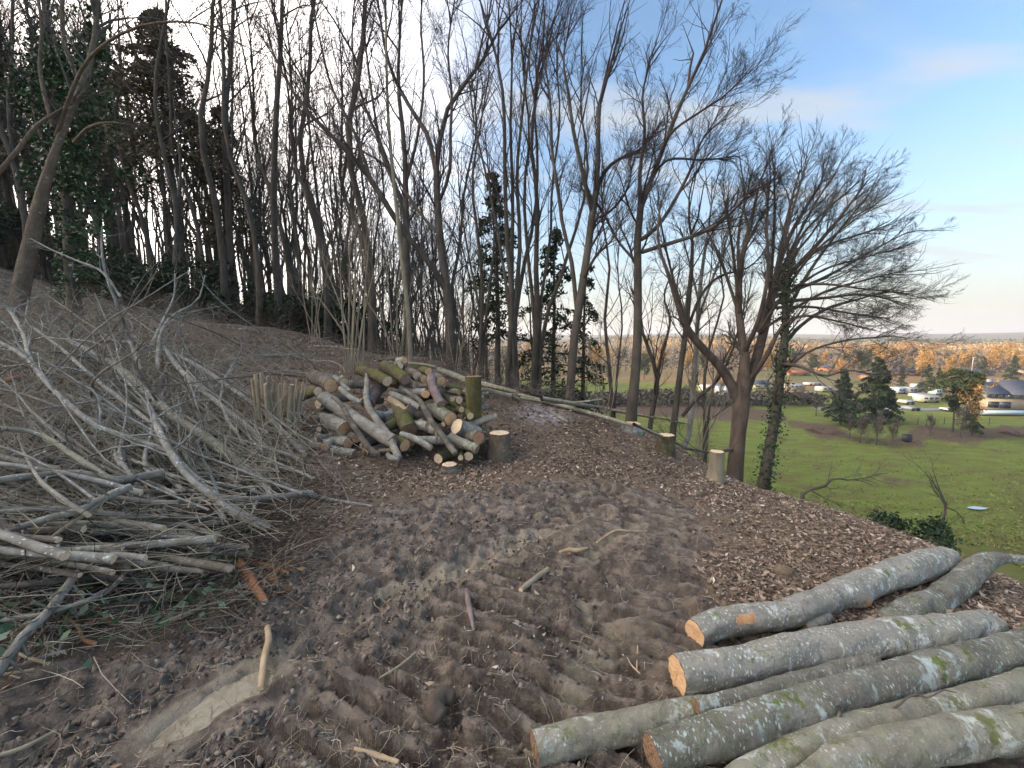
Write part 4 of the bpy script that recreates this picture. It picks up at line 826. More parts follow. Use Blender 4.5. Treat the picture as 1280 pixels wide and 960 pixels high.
def log(name, label, cat, pts, mat, cut='oo', seed=0, K=10, S=14, group=None, rough=.07, tilt=.0, knots=(), lump=1.5, wounds=()):
    g = np.random.default_rng(500 + seed); q = resample(np.array(pts), K); P = q[None, :, :3]; R = q[None, :, 3].copy()
    o = thing(name, P[0].mean(0), label, cat, group)
    th = np.arange(S) * 2 * np.pi / S; s = np.concatenate([[0], np.cumsum(np.linalg.norm(np.diff(P[0], axis=0), axis=1))]) / max(R.mean(), 1e-3)
    TH, SS = np.meshgrid(th, s); off = seed * 7.3
    wob = 1 + rough * 2 * (fbm(np.cos(TH) * lump + SS * .35 + off, np.sin(TH) * lump + SS * .22 - off, seed, 3)) + rough * .5 * vn(SS * 1.6 + off, TH * 0 + 3, 2) + rough * .7 * vn(np.cos(TH) * 4 + SS * 1.2, np.sin(TH) * 4 + off, 5) + rough * 1.3 * vn(np.cos(TH) * 2.2 + SS * .10 + off, np.sin(TH) * 2.2 - SS * .07, 7)
    for (ks, kt, kr, kh) in knots:
        dd = np.hypot((SS / s[-1] - ks) * s[-1], np.abs(((TH - kt + np.pi) % (2 * np.pi)) - np.pi)); wob = wob + kh * np.exp(-(dd / kr) ** 2)
    v, f = tubes(P, R, S, wob=wob[None]); a = Acc(); a.add(v, f); W = v.reshape(K, S, 3)
    mi = np.zeros((K - 1, S), int)
    for ws, wt, dl, dt in wounds:
        sc_ = (SS[:-1] + SS[1:]) / 2 / s[-1]; tc_ = TH[:-1] + np.pi / S; e = ((sc_ - ws) / dl) ** 2 + ((((tc_ - wt + np.pi) % (2 * np.pi)) - np.pi) / dt) ** 2; mi[e * g.uniform(.6, 1.5, e.shape) < 1] = 1
    a.M = [mi.ravel()]
    a.build('bark', [MS[mat] if isinstance(mat, str) else mat, m_rust2], o)
    for e, c in ((0, cut[0]), (K - 1, cut[1])):
        if c == '-': continue
        ring = W[e]; cen = ring.mean(0); ax = vnorm(P[0, 0] - P[0, 1]) if e == 0 else vnorm(P[0, -1] - P[0, -2])
        if c == 'b':                                          # bark grown over / broken end: a low dome
            rings = [(1, 0), (.86, .22), (.5, .42)]; m = MS[mat] if isinstance(mat, str) else mat; nm = 'end'
        else: rings = [(1, 0), (.93, .012), (.55, .02), (.25, .02)]; m = CM[c]; nm = 'cut_face'
        r0 = R[0, e]; vs = []; ra = []
        for k, h in rings: vs.append(cen + (ring - cen) * k + ax * (h * r0 + (.03 * r0 * g.normal(size=(S, 1)) if 0 < k < 1 else 0))); ra.append(np.full(S, k))
        vs.append((cen + ax * rings[-1][1] * r0 * 1.05)[None]); ra.append([0]); ns = len(rings)
        ix = np.arange(S); jx = (ix + 1) % S; fs = []
        for k in range(ns - 1):
            A = k * S; fs.append(np.stack([A + ix, A + jx, A + S + jx, A + S + ix] if e == 0 else [A + ix, A + S + ix, A + S + jx, A + jx], 1)[:, ::1])
        A = (ns - 1) * S; tri = np.stack([A + ix, A + jx, np.full(S, ns * S)] if e == 0 else [A + jx, A + ix, np.full(S, ns * S)], 1)
        make(nm, np.vstack(vs), [np.vstack(fs), tri], m, o, attrs={'rad': np.concatenate(ra)})
    return o
def gl(pts, dy=0.):                                          # (px, py, radius_px, lift): log axis lying on the ground, lifted
    out = []
    for px, py, rp, lift in pts:
        off = .08 + lift
        for _ in range(4): p = G(px, py, off); dpt = (p - CP) @ Fv; off = rp * dpt / F * .97 + lift
        out.append([*p, rp * .89 * dpt / F])
    return out
FG = 'long felled trunks laid side by side at lower right'
K1 = dict(K=110, S=36, rough=.07, group=FG)
log('felled_trunk', 'uppermost of the long lichened trunks at lower right, orange cut end and a stub below', 'log',
    gl([(868, 791, 17, 0), (900, 778, 18, 0), (950, 772, 18, 0), (990, 766, 18, 0), (1030, 750, 18, 0), (1065, 737, 19, .0), (1100, 724, 19, 0), (1140, 710, 20, 0), (1180, 698, 17, 0)]), 'log', 'ob', 1, wounds=((.115, -.75, .022, .38), (.47, .25, .015, .3)), knots=((.47, .3, .9, .25), (.30, -1.6, .8, .12)), **K1)
log('branch_stub', 'short cut stub poking from below the uppermost long trunk', 'log', gl([(1005, 785, 7, .0), (1018, 778, 9, .0), (1032, 770, 9, .0)]), 'log', 'd-', 2, K=12, S=14)
log('felled_trunk', 'crooked lichened trunk behind the second one, ending in a thin limb at the right edge', 'log',
    [[*D(x, y, gdepth(1130, 775) - .05 + e), r_ * (gdepth(1130, 775) + e) / F] for x, y, e, r_ in ((1108, 780, 0, 15), (1145, 763, .12, 16), (1172, 750, .25, 14), (1200, 729, .45, 13), (1222, 710, .6, 12), (1238, 699, .68, 9), (1262, 698, .7, 5), (1310, 701, .7, 4))], 'spot', 'bb', 3, **K1)
log('felled_trunk', 'second long trunk from the top, thick smooth grey with broad orange cut end', 'log',
    gl([(846, 843, 25, 0), (880, 840, 25, 0), (920, 833, 24, 0), (960, 824, 24, 0), (1000, 815, 24, 0), (1065, 803, 24, .01), (1140, 795, 24, .01), (1190, 790, 23, 0), (1236, 781, 19, 0)]), 'log', 'ob', 4, knots=((.28, -1.2, 1.2, .16), (.8, -1.0, 1.1, .14)), wounds=((.40, .15, .010, .22), (.56, .5, .02, .15)), **K1)
log('felled_trunk', 'thin lichened trunk wedged between the second long one and the thick spotted one', 'log',
    gl([(870, 882, 10, .10), (905, 876, 11, .10), (940, 868, 12, .09), (985, 857, 13, .07), (1040, 843, 14, .04), (1090, 828, 14, .02)]), 'spot', 'd-', 5, **K1)
log('felled_trunk', 'lowest left of the long trunks, smooth olive grey, its dark end nearest the mud', 'log',
    gl([(668, 936, 21, -.02), (715, 923, 21, -.02), (765, 911, 20, -.02), (815, 902, 20, -.02), (865, 892, 19, -.02), (920, 885, 17, -.02)]), 'green', 'd-', 6, **K1)
log('felled_trunk', 'thick trunk spotted all over with pale blue lichen, dark cut end near bottom middle', 'log',
    gl([(815, 943, 24, .03), (850, 932, 25, .03), (890, 921, 26, .03), (940, 906, 27, .03), (990, 891, 26, .03), (1065, 868, 24, .03), (1140, 845, 23, .03), (1220, 826, 22, .03), (1310, 803, 22, .03)]), 'spot', 'd-', 7, knots=((.3, -.6, 1.0, .12), (.62, -1.3, 1.3, .15)), **K1)
log('felled_trunk', 'sinuous pale green grey trunk below the blue spotted one', 'log',
    gl([(905, 990, 19, .04), (940, 966, 19, .04), (970, 952, 19, .04), (1010, 936, 20, .04), (1065, 914, 20, .04), (1105, 905, 19, .04), (1140, 896, 19, .04), (1210, 878, 19, .04), (1310, 852, 20, .04)]), 'green', '--', 8, **K1)
log('felled_trunk', 'thin lichened trunk near the right edge between two thicker greenish ones', 'log', gl([(1150, 925, 13, .02), (1190, 908, 13, .02), (1240, 894, 13, .02), (1310, 880, 13, .02)]), 'spot', '--', 9, **K1)
log('felled_trunk', 'nearest trunk in the bottom right corner, greenish grey with a few pale spots', 'log',
    gl([(1010, 990, 24, .06), (1045, 962, 24, .06), (1090, 943, 25, .06), (1140, 930, 26, .06), (1200, 921, 26, .06), (1310, 908, 27, .06)]), 'green', '--', 10, **K1)
# thin bent twig across them
for i, (pts, lab) in enumerate([([(1100, 888, 1.6, .12), (1120, 884, 1.5, .16), (1140, 868, 1.3, .2), (1160, 872, 1.2, .2), (1180, 862, 1, .2), (1195, 866, .8, .2)], 'thin crooked twig lying over the greenish trunks at lower right'), ([(1045, 905, 2.5, .12), (1050, 888, 2.4, .16), (1046, 880, 2, .2)], 'short stub twig sticking up from the blue spotted trunk')]):
    log('twig', lab, 'twig', gl(pts), 'dark', 'bb', 60 + i, K=10, S=6)
# ---- stacked firewood pile
gb = gdepth(490, 586)
def pz(zx, zy, rz=0., dd=0.):
    px = 360 + zx * .2344; py = 400 + zy * .2344
    dp = gb + .02 + (586 - py) / 136. * 1.35 + dd
    p = D(px, py, dp); return [*p, rz * .2344 * dp / F]
PILE = [
 # x0,y0,x1,y1, r, dd(end), mat, cuts, K, label
 (160, 382, 70, 410, 27, .25, 'moss', 't-', 'mossy log at the upper left end of the pile, pale cut end facing right'),
 (228, 350, 140, 305, 37, .35, 'dark', 't-', 'thick dark barked log with round pale face at upper left of the pile'),
 (302, 335, 190, 300, 25, .3, 'dark', 't-', 'dark log with small pale face right of the thick round one, pile upper left'),
 (296, 300, 255, 325, 10, .1, 'peel', 'oo', 'short peeled stick resting on the small pale faced log at upper left'),
 (308, 585, 190, 535, 44, .2, 'grey', 'o-', 'big smooth grey log with bright orange face at lower left of the pile'),
 (322, 655, 235, 640, 32, .15, 'grey', 'o-', 'grey log with orange face directly under the big smooth grey one'),
 (206, 638, 140, 600, 22, .15, 'dark', 'o-', 'small log with orange face at the lower left foot of the pile'),
 (368, 632, 300, 600, 25, .2, 'dark', 'o-', 'orange faced log tucked right of the big smooth grey one'),
 (128, 548, 215, 490, 30, .3, 'dark', 'd-', 'dark log pointing left with dull brown face at the left end of the pile'),
 (165, 583, 120, 600, 15, .2, 'dark', 't-', 'thin log end at the left side between dull brown face and big grey log'),
 (120, 662, 355, 716, 26, -.06, 'grey', 'gg', 'long grey log lying flat on the ground at the front left foot'),
 (385, 268, 530, 326, 30, -.25, 'moss', 'gt', 'very mossy log on the top left, tan face to the right'),
 (515, 245, 628, 318, 33, -.2, 'moss', 'gg', 'second very mossy log, right of the first on the top'),
 (566, 328, 500, 300, 19, .2, 'dark', 't-', 'small tan face between the two very mossy logs'),
 (600, 238, 520, 250, 22, .2, 'dark', 't-', 'tan log end on the very top of the pile, left one'),
 (622, 215, 560, 225, 19, .25, 'grey', 't-', 'topmost log end of the whole pile'),
 (690, 300, 610, 265, 26, .3, 'dark', 't-', 'pale face below the topmost end, left of a twin'),
 (730, 318, 670, 290, 24, .3, 'dark', 't-', 'pale face right of its twin below the topmost end'),
 (676, 348, 590, 345, 23, .15, 'dark', 'o-', 'orange face with dark rim on a dark log near the upper middle'),
 (750, 275, 680, 262, 22, .2, 'moss', 't-', 'mossy log with thin tan end at the upper right'),
 (817, 325, 750, 290, 27, .3, 'dark', 'o-', 'orange round face at the upper right of the pile'),
 (738, 390, 600, 368, 26, .1, 'grey', 'o-', 'grey log with orange face pointing right in the upper middle'),
 (745, 350, 690, 348, 13, .1, 'dark', 't-', 'thin log end just above the grey log with orange face'),
 (912, 385, 840, 375, 17, .15, 'dark', 't-', 'thin log end at the right beside the mossy stump'),
 (914, 427, 850, 410, 22, .2, 'dark', 't-', 'pale face at right, below the thin end beside the mossy stump'),
 (888, 432, 830, 425, 22, .25, 'grey', 't-', 'pale face half behind its neighbour at the right side'),
 (762, 305, 818, 450, 24, -.25, 'purp', 'tg', 'purplish smooth log lying steeply down the right half'),
 (868, 528, 740, 470, 38, .3, 'green', 't-', 'thick olive log with broad tan face at right'),
 (898, 566, 985, 600, 44, .25, 'lich', 't-', 'largest tan face at the right, its log pointing left at the viewer'),
 (1015, 630, 940, 615, 36, .25, 'dark', 'r-', 'round face with a red ring at the far right foot of the pile'),
 (992, 686, 870, 645, 22, .12, 'grey', 'o-', 'lichened log with small orange face at the bottom right'),
 (650, 588, 598, 478, 46, .12, 'moss', 'd-', 'thick green mossy bolt standing on its end in the middle front'),
 (482, 468, 530, 520, 34, .15, 'dark', 'd-', 'brown face turned left in the middle of the pile'),
 (625, 668, 560, 640, 33, .15, 'moss', 'o-', 'orange face at the bottom middle, behind the front poles'),
 (605, 608, 762, 682, 17, -.05, 'lich', 'gt', 'lichened pole lying low across the front middle'),
 (425, 450, 500, 345, 38, .2, 'purp', 'd-', 'purplish grey log slanting up behind the leaning grey branch'),
 (190, 415, 560, 650, 37, -.12, 'grey', 'tg', 'longest thick grey log slanting from upper left to the front middle'),
 (330, 345, 505, 330, 21, .05, 'dark', '-g', 'dark lichened log across the upper left, under the first mossy one'),
 (548, 392, 705, 468, 17, -.08, 'lich', 'gg', 'whitish lichened log slanting across the middle'),
 (745, 568, 670, 560, 25, .1, 'lich', 't-', 'short lichened log in the lower middle right'),
 (630, 470, 710, 500, 40, .15, 'dark', 'd-', 'broad brown log in the centre behind the mossy bolt'),
 (455, 505, 540, 500, 28, .1, 'lich', 'd-', 'pale lichened log left of the mossy bolt'),
 (520, 580, 585, 545, 30, .15, 'moss', 'd-', 'dark mossy log low in the middle'),
 (925, 478, 860, 470, 17, .2, 'moss', 't-', 'small pale end right of the broad tan face'),
 (972, 512, 930, 480, 20, .2, 'moss', 't-', 'mossy log end at the foot of the mossy stump'),
 (690, 640, 860, 640, 22, .02, 'lich', 'g-', 'lichened log lying level at the bottom right of the middle'),
 (860, 625, 1010, 690, 25, .02, 'green', 'g-', 'greenish lichened log at the bottom, under the largest tan face'),
 (560, 690, 440, 690, 12, .05, 'pale', 't-', 'thin pale stick flat on the ground before the pile'),
 (800, 590, 700, 560, 28, .15, 'lich', 'd-', 'whitish blue lichened log left of the largest tan face'),
 (540, 420, 620, 480, 20, .0, 'peel', 'g-', 'tan peeled log in the centre'),
 (840, 350, 930, 375, 15, .1, 'moss', 'tt', 'thin mossy pole at right leading to the mossy stump'),
 (830, 395, 905, 470, 13, .05, 'moss', 'tt', 'thin mossy stick slanting down at the right'),
 (250, 300, 330, 380, 12, .0, 'lich', 'tt', 'thin pale stick slanting at the upper left'),
 (480, 215, 600, 210, 8, .1, 'dark', 'tt', 'thin dark stick across the very top'),
 (640, 232, 785, 250, 8, .1, 'pale', 'tt', 'thin pale stick jutting right from the top'),
]
PG = 'cut logs in the firewood pile'
for i, (x0, y0, x1, y1, r, dd, mt, cu, lab) in enumerate(PILE):
    if cu[0] == 't' and i % 2: cu = 'o' + cu[1]
    a = pz(x0, y0, r); b2 = pz(x1, y1, r * 1.0, dd)
    A3 = np.array(a); B3 = np.array(b2)
    if cu[1] == '-':                                        # hidden end: carry the log on to a believable length
        ln = np.linalg.norm(B3[:3] - A3[:3]); B3[:3] = A3[:3] + (B3[:3] - A3[:3]) * max(1, .36 / ln)
    mid = (A3 + B3) / 2; mid[:3] += np.random.default_rng(i).normal(size=3) * .012
    log('cut_log', lab, 'log', [A3, mid, B3], mt, cu.replace('-', 'g'), 100 + i, 10, 16, PG, rough=.09)
for i, (pts, mt, cu, lab) in enumerate([
    ([(238, 408, 10), (275, 440, 13), (310, 490, 14), (345, 555, 15), (390, 625, 16), (430, 680, 17), (478, 722, 17)], 'dark', 'tb', 'curved branch with torn pale top leaning on the left half of the pile'),
    ([(418, 288, 8), (422, 340, 14), (418, 400, 17), (430, 460, 19), (480, 540, 19), (530, 610, 20), (565, 680, 20), (590, 738, 21)], 'grey', 'bb', 'forked grey branch leaning up the middle of the pile'),
    ([(530, 715, 12), (550, 735, 16), (590, 742, 18)], 'grey', 'tb', 'short hooked foot of wood before the forked grey branch'),
    ([(620, 372, 10), (660, 400, 13), (705, 432, 15), (735, 485, 16), (765, 540, 15), (800, 585, 15), (840, 640, 16), (893, 712, 17)], 'dark', 'bb', 'crooked dark grey branch leaning on the right half of the pile'),
    ([(775, 560, 8), (790, 600, 7), (792, 650, 5)], 'dark', 'bb', 'thin dark twig hanging beside the crooked dark branch'),
    ([(280, 365, 14), (330, 410, 14), (390, 440, 13)], 'lich', 'bb', 'pale bluish branch piece on the left half')]):
    log('leaning_branch', lab, 'branch', [pz(x, y, r, -.16) for x, y, r in pts], mt, cu, 180 + i, 22, 12, 'branches leaning on the firewood pile', rough=.1)
g = np.random.default_rng(9)
for i in range(46):
    px = g.uniform(395, 600); lo = 585 - .12 * max(0, px - 520); hi = 462 + abs(px - 500) * .22 + 10; py = g.uniform(hi, lo - 8)
    r = g.uniform(.035, .065); dp = gb + .02 + (586 - py) / 136. * 1.35 + g.uniform(.10, .26)
    c = D(px, py, dp); th = g.normal() * .55 - .25; dr = np.array([math.sin(th), -math.cos(th), g.normal() * .15 - .05]); dr = dr / np.linalg.norm(dr); h_ = g.uniform(.18, .34)
    c[2] = max(c[2], H1(c[0], c[1]) + r)
    log('cut_log', 'half hidden log lodged in the dark gaps of the firewood pile', 'log', [[*(c + dr * h_ * .5), r], [*(c - dr * h_ * 1.5), r * .95]], ['dark', 'grey', 'lich', 'moss'][i % 4], 'ot'[i % 2] + 'g', 300 + i, 6, 12, 'half hidden logs in the gaps of the firewood pile', rough=.09)
# ---- stumps
m_rot = bark('rotten_stump', (.24, .19, .13), (.12, .09, .06), 14, 0, st=(1, 1, .4), bs=1, bd=.01)
m_smoss = bark('thick_moss', (.15, .14, .06), (.07, .065, .03), 9, .1, (.4, .44, .3), 40, .66, (.15, .15, .035), (1, 1, 1), 1, .02)
def stump(label, px, pyb, pyt, wpx, mat, cut='t', seed=0, flare=1.35, lean=(0, 0), name='tree_stump', K=14, depth=None):
    p = G(px, pyb); dp = (p - CP) @ Fv
    if depth: q = D(px, pyb, depth); p = np.array([q[0], q[1], H1(q[0], q[1])]); dp = depth
    top = D(px + lean[0], pyt, dp); r = wpx / 2 * dp / F; h = top[2] - p[2]
    pts = [[p[0], p[1], p[2] - .12, r * flare * 1.05], [p[0], p[1], p[2] + .02, r * flare], [p[0], p[1], p[2] + h * .25, r * 1.07], [(p[0] + top[0]) / 2, p[1], p[2] + h * .55, r], [top[0], p[1], p[2] + h, r]]
    return log(name, label, 'stump', pts, mat, '-' + cut, 400 + seed, K, 26, None, rough=.07, lump=2.2)
stump('tall stump thick with yellow green moss at the right end of the log pile', 592, 517, 470, 20, m_smoss, 'd', 1, K=22, depth=gb + .92)
stump('brown stump with flat pale top just right of the pile, standing on leaf litter', 624, 571, 540, 26, m_tan, 't', 2, 1.2)
stump('very low wide stump by the fallen poles, foot of the tall straight tree', 789, 538, 529, 24, 'lich', 'o', 3, 1.15)
stump('short stump with green mossy foot on the crest, left of the tall pale one', 832, 567, 543, 20, 'moss', 't', 4, 1.1)
stump('tall pale stump with clean sawn top and mossy foot before the spreading tree', 894, 602, 563, 17, 'pale', 't', 5, 1.25)
stump('low splintered stump half sunk in the leaves in front of the log pile', 562, 588, 580, 20, 'dark', 't', 6, 1.15)
stump('mound like rotten stump sunk in the leaves above the long trunks', 978, 722, 711, 20, m_rot, 'b', 7, 2.1)
# ---- coppiced stool of cut poles left of the pile
pb = G(345, 543); dpb = (pb - CP) @ Fv; o = thing('coppice_stool', pb, 'cluster of upright cut hazel poles standing at the left end of the log pile', 'stump')
g = np.random.default_rng(12)
st_ = [(322, 468, 7), (329, 465, 8), (336, 470, 6), (318, 475, 4), (343, 476, 4), (349, 480, 5), (355, 479, 8), (363, 481, 8), (370, 484, 5), (375, 478, 3), (352, 468, 2.5), (346, 470, 2), (333, 480, 6), (340, 490, 5), (360, 492, 6), (368, 474, 2), (373, 490, 4), (326, 486, 6), (337, 500, 5), (351, 500, 6), (366, 498, 5), (316, 490, 3)]
for i, (x, y, wd) in enumerate(st_):
    x = 345 + (x - 345) * 1.12; bx = 345 + (x - 345) * .7; dd = g.uniform(-.12, .16); q0 = D(bx, 548, dpb + dd); q1 = D((x + bx) / 2, (y + 548) / 2, dpb + dd); q2 = D(x, y, dpb + dd * 1.3)
    q0[2] = min(q0[2], H1(q0[0], q0[1]) - .02); r = wd * .36 * dpb / F; P = resample([[*q0, r * 1.1], [*q1, r], [*q2, r * .92]], 6); v, f = tubes(P[None, :, :3], P[None, :, 3], 9); a = Acc(); a.add(v, f)
    top = v.reshape(6, 9, 3)[-1]; a.build('pole', m_pale if i % 3 else m_peel, o)
    make('cut_face', np.vstack([top, top.mean(0)[None] + [0, 0, .004]]), [np.array([[k, (k + 1) % 9, 9] for k in range(9)])], m_cut_t, o, attrs={'rad': [1] * 9 + [0]})
# ---- fallen poles on the crest
def pole(label, pts, mat, seed, name='fallen_pole', K=26, S=9, cut='gg', cat='log', lift=.0):
    return log(name, label, cat, gl([(x, y, w_ / 2, lift) for x, y, w_ in pts]), mat, cut, 440 + seed, K, S, None, rough=.08)
pole('upper long fallen pole running right from the mossy stump along the crest', [(596, 478, 8), (640, 487, 8), (680, 497, 7), (720, 505, 6), (760, 511, 5), (800, 519, 4), (847, 527, 3)], 'green', 1, lift=.14)
pole('lower long fallen pole along the crest, forking from the upper one', [(610, 482, 7), (660, 496, 7), (700, 506, 7), (740, 516, 6), (775, 529, 6), (800, 537, 4), (835, 549, 4), (880, 570, 3)], 'green', 2, lift=.06)
pole('short dark stick crossing the fallen poles near the ash patch', [(600, 474, 3), (630, 488, 5), (650, 500, 5)], 'dark', 3, lift=.05)
pole('thin pale branch lying over the upper fallen pole', [(650, 497, 4), (690, 503, 3.5), (720, 503, 3), (752, 499, 2)], 'green', 4, lift=.2)
pole('broken grey stick on the leaves below the ash patch', [(688, 515, 5), (700, 522, 6), (710, 528, 5)], 'grey', 5)
pole('thick pole reaching from behind the firewood pile to the mossy stump', [(548, 462, 8), (575, 472, 9), (600, 484, 9), (640, 495, 7)], 'green', 6, lift=.1)
# ---- single sticks on the mud
for i, (pts, mt, lab) in enumerate([
    ([(334, 784, 8), (336, 800, 9), (330, 825, 9), (326, 861, 8)], 'peel', 'pale barkless stick standing out upright on the mud near the puddle'),
    ([(651, 738, 8), (667, 725, 8), (685, 712, 8)], 'pale', 'short straight cut stick in the middle of the mud'),
    ([(746, 678, 2.5), (758, 670, 3.5), (771, 663, 3.5), (790, 665, 3.5), (809, 664, 2.5)], 'peel', 'bent whitish twig on the mud, uppermost'),
    ([(700, 690, 4), (712, 687, 6), (722, 688, 6), (734, 685, 4)], 'peel', 'knobbly short stick left of the bent whitish twig'),
    ([(583, 738, 7), (586, 755, 8), (589, 770, 7), (592, 786, 4)], 'purp', 'dark pinkish root piece pressed in the mud'),
    ([(474, 848, 3), (500, 832, 4), (520, 816, 4)], 'pale', 'thin straight tan stick in the lower middle mud'),
    ([(443, 936, 5), (465, 942, 7), (498, 953, 6)], 'peel', 'pale half buried stick at the bottom edge'),
    ([(445, 924, 2), (460, 942, 2.5), (476, 962, 2.5)], 'peel', 'thin stick crossing the half buried one at the bottom edge'),
    ([(797, 797, 2.5), (797, 815, 2.5), (796, 838, 2)], 'peel', 'thin upright pale twig near the second long trunk'),
    ([(0, 944, 6), (30, 934, 6), (70, 914, 5)], 'pale', 'grey stick in the bottom left corner'),
    ([(784, 822, 2), (790, 832, 2), (800, 842, 2)], 'peel', 'tiny twig beside the thin upright pale one'),
    ([(213, 776, 8), (232, 768, 8), (250, 760, 5), (262, 744, 4)], 'pale', 'pale club ended stick at the lower edge of the brush heap'),
    ([(295, 692, 10), (303, 710, 13), (313, 725, 13), (331, 752, 10)], 'rust', 'rusty orange torn branch at the tip of the brush heap'),
    ([(312, 703, 5), (335, 708, 8), (360, 716, 4)], 'rust', 'splintered orange chunk right of the rusty torn branch'),
    ([(107, 780, 5), (130, 775, 6), (155, 771, 5)], 'rust', 'small orange barked stick among the leaves at lower left'),
    ([(0, 478, 3), (12, 475, 6), (26, 470, 5)], 'rust', 'orange broken stick at the left edge in the brush')]):
    log('stick', lab, 'stick', gl([(x, y, w_ / 2, .35 if i == 15 else (.015 if i < 12 else .03)) for x, y, w_ in pts]), mt, 'tt', 470 + i, 12, 9, None, rough=.12)
log('root_lump', 'rounded curled root lump in the lower middle mud', 'root', gl([(565, 873, 9, .0), (552, 870, 12, .0), (541, 882, 13, .0), (550, 895, 12, -.02)]), m_rust if False else bark('muddy_root', (.13, .105, .085), (.07, .055, .045), 12, st=(1, 1, 1)), 'bb', 499, 16, 14)
